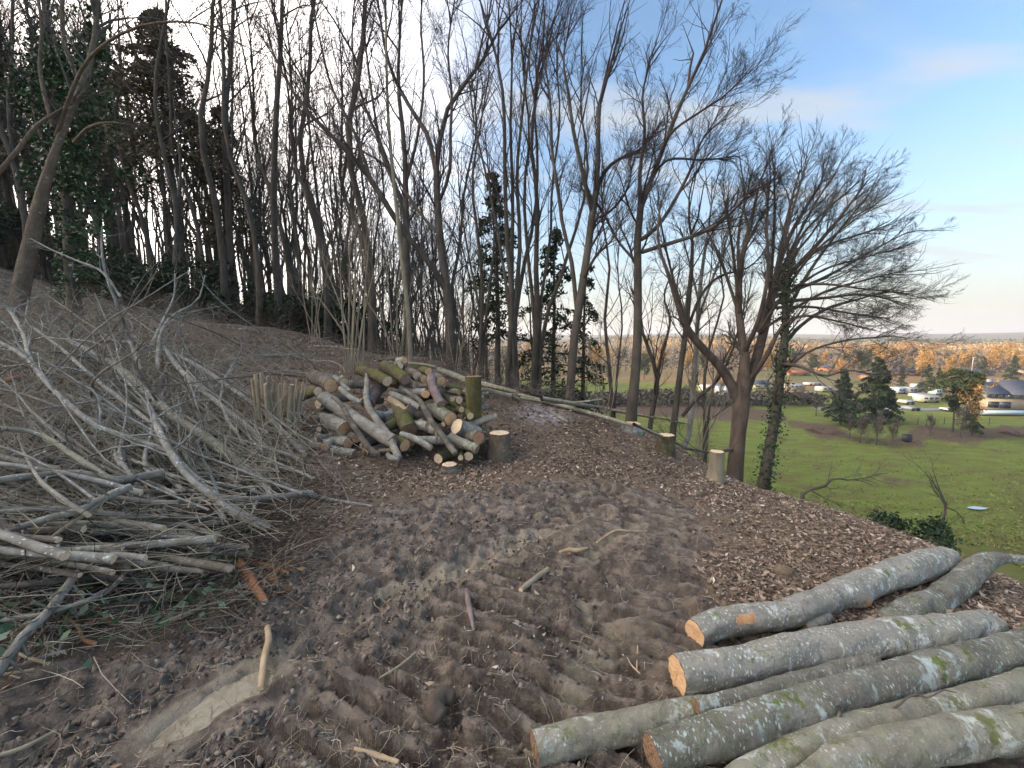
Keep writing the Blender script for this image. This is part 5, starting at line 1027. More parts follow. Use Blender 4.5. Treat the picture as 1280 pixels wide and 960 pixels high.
# ------------------------------------------------------------ heap of cut branches on the left
def bp(px, py, off):
    return G(px, py, off) if off < 1.5 else D(px, py, off)
BR = [
 ('long silvery branch sweeping from the left edge down to the front of the brush heap', 'lich', [(-20, 418, .75, 4), (30, 445, .7, 5), (55, 475, .65, 5), (85, 505, .6, 6), (115, 530, .55, 6), (150, 545, .5, 7), (205, 560, .45, 8), (225, 580, .4, 9), (255, 610, .33, 9), (290, 635, .25, 9), (335, 660, .12, 9)]),
 ('twin silvery branch with short red tip, joining the long silvery one', 'lich', [(186, 505, .6, 5), (195, 530, .55, 7), (210, 560, .5, 8), (230, 590, .42, 8), (262, 618, .34, 8), (298, 645, .25, 8), (337, 661, .16, 7)]),
 ('pale branch arching over the centre of the heap', 'lich', [(42, 410, .7, 3), (78, 437, .65, 4), (120, 475, .6, 5), (165, 510, .55, 5), (196, 535, .5, 6)]),
 ('straight grey pole pointing down right to the coppice stool', 'lich', [(130, 425, .4, 3), (187, 433, .42, 5), (237, 452, .4, 5), (281, 480, .35, 6), (328, 514, .25, 6), (381, 568, .08, 7)]),
 ('thick mossy branch through the middle of the heap', 'green', [(85, 425, .5, 6), (115, 442, .5, 8), (156, 467, .5, 10), (187, 495, .45, 10), (225, 527, .4, 11), (265, 552, .35, 12), (294, 578, .25, 12), (334, 604, .12, 10)]),
 ('knobbly mossy branch just above the thick mossy one', 'lich', [(203, 430, .45, 4), (219, 455, .42, 6), (244, 480, .4, 7), (281, 511, .33, 7), (312, 536, .25, 8), (342, 575, .1, 8)]),
 ('slim branch reaching farthest right on the ground, beside the mud', 'lich', [(305, 578, .18, 4), (340, 597, .12, 5), (370, 612, .08, 5), (400, 622, .04, 5), (465, 633, .02, 4)]),
 ('straight grey branch with white cut tip pointing right', 'grey', [(100, 628, .4, 5), (147, 622, .38, 6), (203, 629, .34, 6), (269, 622, .3, 7), (312, 624, .26, 8), (390, 616, .2, 8)]),
 ('grey branch with pale round cut end, upper one in the left bundle', 'grey', [(-60, 612, .5, 7), (0, 600, .48, 9), (90, 592, .45, 10), (150, 600, .42, 10), (203, 590, .4, 10)]),
 ('branch with yellow cut end in the left bundle of the brush heap', 'grey', [(15, 662, .35, 8), (60, 648, .4, 9), (100, 638, .44, 9), (130, 622, .46, 10), (163, 609, .48, 10)]),
 ('thick green mossy branch low in the left bundle', 'green', [(-60, 700, .3, 9), (0, 693, .3, 9), (60, 690, .3, 9), (120, 691, .28, 9), (170, 703, .22, 9), (245, 713, .12, 8)]),
 ('grey green branch running right to the rusty torn wood', 'green', [(60, 655, .3, 6), (130, 655, .28, 8), (180, 665, .25, 9), (240, 685, .17, 9), (290, 690, .12, 9), (315, 692, .1, 9)]),
 ('yellowish lichened branch curving across the left of the heap', 'green', [(-40, 528, .6, 5), (0, 535, .6, 6), (50, 543, .56, 6), (100, 575, .5, 7), (140, 600, .45, 7), (152, 602, .42, 6)]),
 ('thick grey branch propped in the lower left corner', 'grey', [(-25, 865, .05, 14), (0, 835, .1, 13), (30, 795, .15, 12), (60, 765, .2, 11), (90, 725, .22, 10), (102, 712, .22, 9)]),
 ('short grey butt at the left edge of the heap', 'grey', [(-10, 640, .3, 8), (20, 670, .27, 8), (42, 685, .24, 8)]),
 ('brown curved stick above the lower left corner', 'grey', [(0, 776, .15, 5), (60, 766, .18, 6), (110, 750, .2, 6), (140, 735, .2, 5), (165, 705, .2, 4)]),
 ('stub log with green moss at the front of the heap', 'moss', [(264, 665, .1, 17), (290, 663, .1, 17), (325, 662, .08, 16)]),
 ('pale branch lying far back on the bank above the heap', 'lich', [(270, 455, .15, 3), (295, 449, .12, 5), (330, 445, .1, 5), (372, 444, .06, 4)]),
 ('white twisting branch rising highest from the heap', 'lich', [(128, 283, 6.0, 1.5), (127, 314, 5.9, 2.4), (134, 349, 5.8, 3), (147, 382, 5.7, 3.4), (160, 420, .5, 4), (175, 460, .45, 4.5)]),
 ('white bare branch arching left of the highest one', 'lich', [(38, 298, 5.9, 1.3), (62, 311, 5.9, 1.8), (94, 325, 5.8, 2.4), (128, 340, 5.8, 2.8), (150, 370, 5.7, 3)]),
 ('white branch curling up near the dark wood', 'lich', [(256, 344, 7.6, 1.3), (250, 370, 7.5, 2), (238, 383, 7.4, 2.5), (215, 395, 7.2, 3), (200, 420, .5, 4), (197, 460, .4, 5)]),
 ('thin white branch standing up left of the curling one', 'lich', [(219, 342, 7.0, 1.3), (217, 372, 6.9, 2), (203, 402, 6.7, 2.6), (190, 430, .5, 4)]),
 ('small forked white branch at far left, below the leaning trunk', 'lich', [(-10, 365, 5.2, 2), (15, 392, 5.2, 4), (30, 420, .8, 4), (38, 450, .75, 5), (62, 480, .6, 5)]),
 ('ivy wound thin branch above the puddle side of the heap', 'green', [(165, 575, .42, 4), (200, 590, .4, 5), (240, 600, .35, 5), (290, 608, .3, 5), (345, 622, .15, 4)]),
 ('pale crooked stick rising against the bundle ends', 'pale', [(40, 690, .25, 4), (80, 660, .35, 5), (110, 640, .42, 5), (138, 620, .46, 5)]),
 ('grey limb ending by the mossy stub log', 'grey', [(0, 640, .35, 6), (80, 636, .35, 7), (160, 645, .3, 8), (250, 648, .22, 8), (285, 652, .15, 7)]),
 ('dark branch low at the front left, along the mud', 'dark', [(-20, 735, .2, 7), (60, 728, .2, 8), (130, 722, .18, 8), (205, 735, .1, 7)]),
]
g = np.random.default_rng(21)
def brush_branch(label, mat, pts, seed, group=None, twigs=True, cut='bt', nt=(9, 4), Kt=16, S=8, tl=.28):
    q = np.array([[*bp(p[0], p[1], p[2]), 0.] for p in pts]); dep = (q[:, :3] - CP) @ Fv; q[:, 3] = [.5 * p[3] * d_ / F for p, d_ in zip(pts, dep)]
    o = log('cut_branch', label, 'branch', q, mat, cut, 600 + seed, Kt, S, group, rough=.12)
    if twigs:
        P = resample(q, 12); gg = np.random.default_rng(seed); a = Acc(); P_, R_a = P[None, ::-1, :3].copy(), P[None, ::-1, 3].copy()
        # twigs point away from the butt (the thick, last end)
        C, r = grow(P_, R_a, nt[0], tl, 34, .02, 6, .1, .42, .45, .0024, g=gg); C2, r2 = grow(C, r, nt[1], .45, 40, 0, 4, .15, .45, .6, .0018, g=gg)
        a.tube(C, r, 4); a.tube(C2, r2, 3); tag(a.build('twigs', MS[mat] if mat not in ('moss', 'rust', 'green') else m_ldark, o), kind='stuff')
    return o
for i, (lab, mt, pts) in enumerate(BR): brush_branch(lab, mt, pts, i, None, i not in (8, 14, 16), 'bt' if mt != 'rust' else 'to')
# the tangle of branches beneath and between: all of a kind, each an object
BG = {'a': 'cut branches lying level in the left bundle of the brush heap', 'b': 'thin silvery branches sloping through the brush heap', 'c': 'grey branches strewn over the bank above the brush heap', 'd': 'short sticks along the muddy foot of the brush heap'}
BL = {'a': 'plain grey branch lying level in the left bundle of the brush heap', 'b': 'thin silvery branch sloping down right through the brush heap', 'c': 'thin grey branch strewn on the bank between the brush heap and the wood', 'd': 'short thin stick along the muddy foot of the brush heap'}
def wbranch(o3, dr, ln, r0, r1, mat, key, seed, nt=(5, 3), wig=.10, S=6, sag=.0, tl=.3, cut='tb'):
    gg = np.random.default_rng(seed); n = 9; p = np.array(o3, float); d_ = np.array(dr, float); d_ /= np.linalg.norm(d_); pts = [p]
    for k in range(n - 1): d_ = d_ + gg.normal(size=3) * wig * np.array([1, 1, .5]) + np.array([0, 0, -sag]); d_ /= np.linalg.norm(d_); p = p + d_ * ln / (n - 1); p[2] = max(p[2], H1(p[0], p[1]) + r0); pts.append(p)
    q = np.column_stack([pts, np.linspace(r0, r1, n)])
    o = log('cut_branch', BL[key], 'branch', q, mat, cut, seed, 12, S, BG[key], rough=.1)
    cw = {'lich': 'lichen speckled', 'grey': 'smooth grey', 'green': 'greenish', 'dark': 'dark barked', 'pale': 'pale', 'rust': 'rusty'}[mat]; rel = np.array(o3) - CP; sx_ = 640 + F * rel[0] / (rel @ Fv); sy_ = 480 - F * (rel @ Uv) / (rel @ Fv)
    zn = ('at far left' if sx_ < 120 else 'left of middle' if sx_ < 210 else 'right of middle' if sx_ < 300 else 'at right end') + (', high up' if sy_ < 560 else ', midway up' if sy_ < 630 else ', low down')
    o['label'] = cw + ' ' + BS[key] + ', butt ' + zn; o['group'] = BG[key] + ': ' + cw + ' ones, butt ' + zn
    P = resample(q, 10)[None]; a = Acc(); C, r = grow(P[..., :3], P[..., 3], nt[0], tl, 32, .01, 5, .2, .4, .5, .0022, g=gg); C2, r2 = grow(C, r, nt[1], .5, 38, 0, 4, .15, .45, .6, .0017, g=gg)
    a.tube(C, r, 3); a.tube(C2, r2, 3); tag(a.build('twigs', MS[mat] if mat not in ('moss', 'rust', 'green') else m_ldark, o), kind='stuff'); return o
BS = {'a': 'branch lying level in the brush heap', 'b': 'thin branch sloping through the brush heap', 'c': 'thin branch on the bank above the heap', 'd': 'short stick along the brush heap foot'}
k = 0
for i in range(60):
    px = g.uniform(70, 330); py = g.uniform(585, 725); off = g.uniform(.02, .42) * (1 - .5 * (px - 90) / 300); p = G(px, py, off)
    wbranch(p, [-1, g.normal() * .14 + .05, g.uniform(-.02, .16)], g.uniform(1.4, 3.0), g.uniform(.013, .028), .007, ['grey', 'dark', 'lich', 'green', 'grey', 'lich'][i % 6], 'a', 1000 + i, wig=.07, tl=.25)
for i in range(100):
    px = g.uniform(110, 395); py = g.uniform(470, 650) if px < 300 else g.uniform(520, 640); off = g.uniform(.03, .48) * (1 - .5 * (px - 130) / 260); p = G(px, py, off)
    wbranch(p, [-.85, .45 + g.normal() * .22, g.uniform(.10, .36)], g.uniform(1.4, 2.9), g.uniform(.008, .021), .004, ['lich', 'grey', 'lich', 'lich', 'green'][i % 5], 'b', 1100 + i, wig=.09, tl=.3)
for i in range(30):
    px = g.uniform(-60, 420); py = g.uniform(402, 500); p = G(px, py, g.uniform(.05, .45)); th = g.uniform(0, 6.28)
    wbranch(p, [math.cos(th), math.sin(th) * .6, g.uniform(.0, .4)], g.uniform(1.2, 2.8), g.uniform(.009, .018), .005, ['lich', 'dark', 'grey', 'green'][i % 4], 'c', 1200 + i, wig=.12, tl=.35)
for i in range(34):
    t_ = g.random(); px = 10 + 400 * t_ + g.normal() * 12; py = 830 - 175 * t_ + g.normal() * 20; p = G(px, py, .03); th = g.normal() * .7 + 3.0
    wbranch(p, [math.cos(th), math.sin(th), .1], g.uniform(.3, .8), g.uniform(.004, .011), .003, ['pale', 'grey', 'rust', 'dark'][i % 4], 'd', 1300 + i, nt=(4, 3), wig=.16)
# uncountable fine brushwood
def strands(n, pos, ln, r, flat=.35, K=4, seed=0, wig=.5, dirf=None):
    gg = np.random.default_rng(seed); d_ = gg.normal(size=(n, 3)); d_[:, 2] *= flat
    if dirf is not None: d_ = d_ * .6 + np.array(dirf)
    d_ = vnorm(d_); pts = [pos]; st = (ln / (K - 1))[:, None]
    for _ in range(K - 1): d_ = vnorm(d_ + gg.normal(size=(n, 3)) * wig * np.array([1, 1, .4])); pts.append(pts[-1] + d_ * st)
    return np.stack(pts, 1), r[:, None] * np.linspace(1, .45, K)[None]
TW = []
def twig_region(n, pxr, pyr, hmax, lr, rr_, seed, dirf=None, flat=.35):
    gg = np.random.default_rng(seed); px = gg.uniform(*pxr, n); py = gg.uniform(*pyr, n)
    pts = np.array([G(px[i], py[i], 0) for i in range(0, n, 6)]); pts = np.repeat(pts, 6, 0)[:n] + gg.normal(size=(n, 3)) * np.array([.22, .22, 0])
    pts[:, 2] = base_h(pts[:, 0], pts[:, 1]) + gg.random(n) ** 1.3 * hmax
    return strands(n, pts, gg.uniform(*lr, n), gg.uniform(*rr_, n), flat, 4, seed + 1, .22, dirf)
m_fine = plain('fine_brushwood', (.31, .28, .22), .9, .1, .55, 2.2)
m_fined = plain('dark_brushwood', (.085, .07, .06), .9, .1, .4, 2.2)
def outside_mud(P, R, keep=.12):
    m = sdist(P[:, 0, 0], P[:, 0, 1], MUD) < keep; return P[m], R[m]
ac = Acc()
for args in ((2700, (-40, 330), (560, 740), .40, (.25, .7), (.0018, .005), 1, (-1.5, .15, .1)), (2900, (-40, 400), (440, 640), .45, (.25, .7), (.0016, .0045), 2, (-1.2, .7, .4)), (1500, (-60, 300), (380, 520), .6, (.3, .8), (.002, .004), 3, (-.8, .5, .5)), (900, (-30, 420), (650, 800), .12, (.1, .45), (.0012, .003), 4, None)):
    P, R = outside_mud(*twig_region(*args)); ac.tube(P, R, 3)
o = ac.build('brushwood', m_fine); tag(o, 'fine grey twigs filling the heap of cut branches', 'brushwood', kind='stuff')
ac = Acc(); P, R = outside_mud(*twig_region(2000, (-60, 400), (520, 760), .22, (.2, .6), (.002, .005), 7)); ac.tube(P, R, 3)
tag(ac.build('dead_brushwood', m_fined), 'dark dead twigs deep in the brush heap', 'brushwood', kind='stuff')
ac = Acc(); P, R = twig_region(5000, (-80, 620), (388, 475), .35, (.12, .5), (.002, .005), 9, (0, 0, .18)); ac.tube(P, R, 3)
P, R = twig_region(1800, (420, 760), (446, 510), .35, (.2, .6), (.002, .004), 10, (0, 0, .25)); m = P[:, 0, 1] > 6.8; ac.tube(P[m], R[m], 3)
tag(ac.build('bramble_scrub', plain('bramble', (.22, .19, .155), .9, .1, .5, 1.5)), 'brown bramble and dead stems over the bank below the wood', 'scrub', kind='stuff')
# bramble and ivy leaves in the heap's foot
gg = np.random.default_rng(31); n = 420; px = gg.uniform(-20, 300, n); py = 700 + gg.normal(size=n) * 45 - px * .1 + 40; pts = np.array([G(a, b, gg.uniform(.02, .2)) for a, b in zip(px, py)]); pts = pts[sdist(pts[:, 0], pts[:, 1], MUD) < .1]
ac = Acc(); v, f = flakes(pts, .038, gg, 1.3); ac.add(v, f, np.repeat(gg.random(len(pts)), 4)); tag(ac.build('ivy_ground_leaves', leafmat('bramble_leaves', [(0, (.015, .04, .015)), (.6, (.05, .10, .045)), (1, (.22, .28, .20))], .45), smooth=False), 'green and silvery leaves in the foot of the brush heap', 'leaves', kind='stuff')
n = 90; px = 335 + gg.normal(size=n) * 22; py = 708 + gg.normal(size=n) * 12; pts = np.array([G(a, b, .02) for a, b in zip(px, py)]); ac = Acc(); v, f = flakes(pts, .035, gg, 2.2); ac.add(v, f, np.repeat(gg.random(n), 4))
tag(ac.build('wood_chips', leafmat('orange_chips', [(0, (.30, .14, .06)), (1, (.55, .34, .17))], .8), smooth=False), 'orange wood chips scattered by the rusty torn branch', 'wood chips', kind='stuff')
# ------------------------------------------------------------ leaf litter and small sticks on the ground
gg = np.random.default_rng(41)
def scatter(n, r0, r1, azl=-56, azh=56):
    u = gg.random(n); r = r0 * (r1 / r0) ** u; a = np.radians(gg.uniform(azl, azh, n)); return r * np.sin(a), r * np.cos(a)
x, y = scatter(290000, 1.6, 15); sd = sdist(x, y, MUD) + .25 * fbm(x * 2.2, y * 2.2, 4, 4); keep = gg.random(len(x)) < (.45 + 1.1 * sst(fbm(x * 1.6, y * 1.6, 14, 4), -.25, .25)) * np.where(sd > .05, .005, np.clip(.12 + 1.6 * (-sd + .0), .1, 1)) * np.where((x < -1.5) & (y < 7), .35, 1) * np.where(base_h(x, y) < -1.8, 0, 1)
x = x[keep]; y = y[keep]; z = Hs(x, y) + .001 + .014 * gg.random(len(x)); n = len(x)
nv = vnorm(np.column_stack([gg.normal(size=n) * .42, gg.normal(size=n) * .42, np.ones(n)])); a_ = gg.random(n) * 6.28; t1 = np.column_stack([np.cos(a_), np.sin(a_), np.zeros(n)]); t1 = vnorm(t1 - (t1 * nv).sum(1, keepdims=True) * nv); t2 = np.cross(nv, t1)
s = (.0055 + .013 * gg.random((n, 1)) ** 2.4) * (1 + .09 * np.hypot(x, y)[:, None]); c = np.column_stack([x, y, z]); cu = nv * s * gg.uniform(-.1, .7, (n, 1))
V4 = np.stack([c - t1 * s * 1.35 + cu, c - t2 * s * .62, c + t1 * s * 1.35 + cu * .6, c + t2 * s * .62], 1).reshape(-1, 3); ac = Acc()
ac.add(V4, np.arange(n * 4).reshape(n, 4), np.repeat(gg.random(n), 4))
tag(ac.build('leaf_litter', leafmat('dead_leaves', [(0, (.05, .036, .026)), (.35, (.14, .10, .07)), (.7, (.25, .185, .135)), (.92, (.37, .295, .23)), (1, (.60, .53, .44))], .75), smooth=False), 'brown fallen leaves covering the ground round the mud', 'leaf litter', kind='stuff')
ac = Acc()
x, y = scatter(11000, 1.2, 13, -50, 56); sd = sdist(x, y, MUD); k_ = (sd < 0) & (base_h(x, y) > -2.5); x, y = x[k_], y[k_]; n = len(x); P, R = strands(n, np.column_stack([x, y, Hs(x, y) + .012]), gg.uniform(.05, .3, n), gg.uniform(.001, .0028, n), .1, 4, 5, .3); ac.tube(P, R, 3)
tag(ac.build('twig_litter', plain('twig_litter', (.22, .175, .135), .9, .1, .5, 3)), 'small brown twigs among the fallen leaves', 'twigs', kind='stuff')
ac = Acc()
x, y = scatter(2600, 1.05, 5.5, -56, 50); sd = sdist(x, y, MUD); k_ = sd > 0; x, y = x[k_], y[k_]; n = len(x); P, R = strands(n, np.column_stack([x, y, Hs(x, y) + .008]), gg.uniform(.03, .17, n), gg.uniform(.0010, .0024, n), .12, 5, 6, .55)
P[..., 2] = np.maximum(P[..., 2], Hs(P[..., 0], P[..., 1]) + .001); ac.tube(P, R, 3)
x, y = scatter(420, 1.05, 4, -56, 45); c = np.column_stack([x, y, Hs(x, y) + .004]); v, f = flakes(c, .007, gg, 2.4); ac.add(v, f, np.repeat(gg.random(len(x)), 4))
CR = Acc(); x, y = scatter(44000, 1.0, 6.5, -57, 52); sd = sdist(x, y, MUD) + .2 * fbm(x * 2.2, y * 2.2, 4, 3); k_ = (sd > -.02) & (pldist(x, y, PUD)[0] > .17) & (gg.random(len(x)) > .7 * lug(x, y)) & (gg.random(len(x)) < .25 + .9 * sst(fbm(x * 3, y * 3, 53, 3), -.1, .25)); x, y = x[k_], y[k_]; n = len(x)
oc = np.array([[1, 0, 0], [-1, 0, 0], [0, 1, 0], [0, -1, 0], [0, 0, 1], [0, 0, -1]], float); s_ = (.0025 + .011 * gg.random((n, 1, 1)) ** 3) * (1 + .12 * np.hypot(x, y)[:, None, None]); cc = np.column_stack([x, y, Hs(x, y)])[:, None] + np.array([0, 0, .2]) * s_
vv = cc + (oc[None] + gg.normal(size=(n, 6, 3)) * .38) * s_ * (.6 + .8 * gg.random((n, 1, 3))); of = np.array([[0, 2, 4], [2, 1, 4], [1, 3, 4], [3, 0, 4], [0, 3, 5], [2, 0, 5]]); CR.add(vv.reshape(-1, 3), (of[None] + np.arange(n)[:, None, None] * 6).reshape(-1, 3), np.repeat(gg.random(n), 6))
tag(CR.build('soil_crumbs', leafmat('soil_crumb', [(0, (.06, .047, .038)), (.6, (.16, .13, .105)), (1, (.30, .255, .20))], .75), smooth=False), 'crumbs and clods of loose earth over the churned mud', 'soil', kind='stuff')
tag(ac.build('root_bits', plain('pale_rootlets', (.36, .31, .24), .9, .1, .45, 6)), 'pale rootlets and wood splinters trodden into the mud', 'rootlets', kind='stuff')
# ------------------------------------------------------------ valley: trees, sheds, house, road
m_far1 = leafmat('far_sunlit_twigs', [(0, (.17, .10, .035)), (.5, (.36, .22, .075)), (1, (.52, .36, .14))], .9)  # orange of the low sun is mixed into the bare twigs' colour
m_far2 = leafmat('far_green_crowns', [(0, (.03, .045, .018)), (1, (.09, .11, .045))], .9)
m_far3 = leafmat('far_grey_twigs', [(0, (.075, .065, .055)), (1, (.14, .12, .095))], .9)
def vcon(px, yb, yt, wpx, mat, name, label, seed, frm=.08, **kw):
    p = V(px, yb); dp = (p - CP) @ Fv; h = (yb - yt) * dp / F; return conifer(name, label, h, .015 * h, wpx / 2 * dp / F, frm, mat, seed, org=(p[0], p[1], ZV), fl=h * .055, dead=False, **kw)
vcon(1050, 531, 462, 50, m_con, 'conifer', 'left of the two big dark conifers beyond the meadow', 91, nb=60, per=50)
vcon(1092, 526, 447, 60, m_con, 'conifer', 'right and taller of the two big dark conifers beyond the meadow', 92, nb=66, per=50)
vcon(1127, 482, 458, 12, m_con, 'conifer', 'small pointed cypress right of the two big dark conifers', 93, .02, nb=40, per=30)
vcon(1158, 492, 456, 26, m_con, 'conifer', 'dark conifer rising behind the white vans', 94, nb=44, per=36)
vcon(1172, 490, 460, 18, m_con, 'conifer', 'narrow dark conifer between the dark one and the layered pine', 95, nb=40, per=30)
vcon(1190, 540, 461, 48, m_far2, 'pine_tree', 'layered green pine with bare lower trunk, left of the grey roofed house', 96, .35, nb=44, per=60, pine=True)
vcon(1226, 480, 447, 14, m_con, 'conifer', 'slim conifer behind the pale birch', 97, nb=34, per=30)
vcon(1265, 476, 445, 20, m_con, 'conifer', 'pointed conifer directly behind the grey roofed house', 98, nb=44, per=34)
vcon(1215, 545, 497, 20, m_far2, 'conifer', 'shaggy green tree in front of the house drive', 99, .15, nb=34, per=40)
def fartree(h, w, mat, seed, n=900, fl=.3, frm=.25, stems=14):
    g = np.random.default_rng(seed); o = thing('broadleaf_tree', (0, 0, 0), 'x', 'tree'); tr = straight(h * .8, h * .018, g, .02); P, R = limbs_arr([tr], 6); a = Acc(); a.tube(P, R, 5, np.zeros(1))
    C, r = grow(P, R, stems, .45, 36, .12, 5, frm, .25, .5, h * .004, g=g, falloff=.35); a.tube(C, r, 3); C2, r2 = grow(C, r, 6, .5, 38, .05, 4, .2, .3, .6, h * .0025, g=g); a.tube(C2, r2, 3); a.build('trunk', m_barkd if mat is not m_far1 else m_barkb, o)
    e = np.concatenate([C2.reshape(-1, 3), C[:, 2:].reshape(-1, 3)]); e = e[g.integers(0, len(e), n)] + g.normal(size=(n, 3)) * h * .025; ac = Acc(); v, f = flakes(e, fl, g, 2.2); ac.add(v, f, np.repeat(g.random(n), 4)); ac.build('crown', mat, o, smooth=False); return o
FT = [fartree(9, 7, m_far1, 1, 1300, .22), fartree(11, 7, m_far1, 2, 1500, .24), fartree(8, 6, m_far2, 3, 1600, .3), fartree(10, 7, m_far3, 4, 1000, .22), fartree(12, 5, m_far1, 5, 1200, .22, .3, 18)]
FN = ['amber bare tree', 'tall amber bare tree', 'rounded green tree', 'grey bare tree', 'slender golden tree']
g = np.random.default_rng(8); cnt = 0; used = set()
def fput(k, x, y, s, lab, grp, z=None):
    z = H1(x, y) - .1 if z is None else z
    if k not in used: used.add(k); o = FT[k]; o.location = (x, y, z); o.scale = (s,) * 3; o['label'] = lab; o['group'] = grp; return o
    return copy_tree(FT[k], (x, y, z), g.uniform(0, 6.28), s, lab, grp)
for i in range(235):
    px = g.uniform(930, 1400) if i % 5 else g.uniform(640, 960); py = 443 + 34 * g.random() ** 1.4
    p = V(px, py); k = int(g.choice([0, 1, 4, 2, 3], p=[.27, .22, .19, .20, .12])); dp = p[1]
    if dp > 430 or (px > 1100 and dp < 120): continue
    zone = 'beyond the houses' if dp > 230 else 'around the houses'
    fput(k, p[0], p[1], g.uniform(.6, 1.3), f"{FN[k]} in the sunlit belt {zone}", f'{FN[k]}s {zone}')
for i, (px, py, k, s, lab) in enumerate([(1075, 553, 3, .42, 'grey thicket tree at the left of the thorn scrub'), (1095, 556, 3, .5, 'tallest grey thicket tree before the dark conifers'), (1115, 556, 3, .4, 'grey thicket tree at the right of the thorn scrub'), (1062, 548, 3, .4, 'small grey thicket tree under the left dark conifer'),
     (1213, 545, 4, .75, 'pale golden birch before the grey roofed house'), (1200, 548, 3, .55, 'thin grey birch left of the golden birch'), (1163, 545, 3, .35, 'sparse young tree beside the meadow scrub'), (1020, 520, 3, .5, 'grey bush tree seen right of the ivy clad tree'), (1000, 508, 3, .5, 'grey bush tree beyond the ivy clad tree'), (1235, 470, 4, .9, 'golden bare tree beside the slim conifer'), (1210, 468, 0, 1.0, 'amber tree above the layered pine'), (985, 500, 3, .5, 'grey bush behind the ivy clad stem'),
     (900, 500, 3, .5, 'grey bush by the white sheds'), (860, 505, 3, .6, 'grey bush left of the white sheds'), (820, 500, 2, .5, 'green bush on the far side of the meadow left of the sheds'), (760, 480, 3, .8, 'grey tree beyond the meadow behind the forked tree')]):
    p = V(px, py); o = fput(k, p[0], p[1], s, lab, None, ZV) if k in used else fput(k, p[0], p[1], s, lab, 'x', ZV)
    if 'group' in o: del o['group']
sb = scrub('thorn_scrub', 'mound of grey leafless thorn scrub before the dark conifers', 'shrub', V(1085, 552)[:2], 7.5, 2.7, 70, None, 131, plain('thorn', (.12, .105, .095), .9, .1, .3, 1), None, .010, nleaf=0)
scrub('thorn_scrub', 'lower brown thorn scrub at the left of the grey mound', 'shrub', V(1030, 540)[:2], 6, 1.3, 60, None, 132, plain('brown_thorn', (.11, .07, .058), .9, .1, .3, 1), None, .010)
scrub('rough_bush', 'dark heather bush at the right edge of the meadow', 'shrub', V(1275, 545)[:2], 5, 1.2, 60, None, 133, plain('heather', (.10, .055, .05), .9, .1, .3, 1), None, .010)
X = D(1285, 660, 6.5); scrub('rough_bush', 'brown leafless bush at the right edge just below the crest', 'shrub', (X[0] + .2, X[1]), 1.3, .75, 60, None, 134, plain('brown_bush', (.15, .10, .065), .9, .1, .3, 3), None, .003)
X = D(1225, 690, 5.6); scrub('rough_bush', 'dark tangle of dead stems behind the crooked trunk', 'shrub', X[:2], 1.3, .45, 60, None, 135, plain('dead_stems', (.07, .05, .042), .9, .1, .3, 3), None, .003)
# dead branch standing on the slope
tree('dead_branch', 'dead crooked stem standing on the slope right of the small evergreen bush', 'branch', [LM([(1163, 690, 7.2, 5), (1170, 668, 7.2, 5), (1179, 650, 7.2, 4), (1183, 632, 7.2, 3.5), (1176, 618, 7.2, 2.5), (1168, 605, 7.2, 1.5)], (0, 0)), LM([(1182, 634, 7.2, 2), (1196, 640, 7.3, 1.5), (1206, 652, 7.3, 1)])], mats=(m_barkd, m_twig2), n=(4, 3, 2), L=(.25, .4, .5), tw=.003, seed=61, S0=6)
tree('dead_branch', 'bare dead branch leaning out right from the crest below the ivy clad tree', 'branch', [LM([(1002, 622, 6.6, 6), (1012, 612, 6.6, 5), (1030, 608, 6.6, 4), (1042, 598, 6.6, 3.5), (1062, 600, 6.6, 2.5), (1090, 596, 6.6, 1)], (0, 0)), LM([(1012, 612, 6.6, 3), (1030, 622, 6.5, 2), (1050, 632, 6.5, 1)])], mats=(m_barkd, m_twig2), n=(7, 5, 3), L=(.35, .4, .5), tw=.0026, seed=62, S0=6)
# buildings
m_white = plain('white_paint', (.36, .38, .40), .5, .4, .06, 1); m_beige = plain('beige_render', (.34, .29, .225), .8, .2, .08, 1); m_grey = plain('grey_cladding', (.19, .23, .29), .7, .3, .1, 1); m_slate = plain('slate_roof', (.05, .06, .09), .6, .4, .25, 3)
m_glass, t, b = newmat('window_glass', .12, .8); b.inputs['Base Color'].default_value = (.03, .04, .05, 1)
m_tile = plain('red_tiles', (.42, .15, .075), .8, .2, .2, 2); m_brick = plain('brick', (.34, .19, .12), .9, .1, .2, 2); m_blue = plain('pale_blue_sheet', (.36, .50, .62), .35, .5, .08, .6); m_dk = plain('dark_rail', (.05, .045, .05), .6, .3, .1, 2); m_asph = plain('asphalt', (.16, .17, .18), .9, .2, .1, .5)
def local(o, rz):                                            # frame of a building: x along front
    c, s = math.cos(rz), math.sin(rz); return lambda x, y, z=0: np.array([o[0] + x * c - y * s, o[1] + x * s + y * c, o[2] + z])
def bpart(name, par, fr, rz, c, sz, mat):
    a = Acc(); a.box(fr(*c), sz, rz); return a.build(name, mat, par, smooth=False)
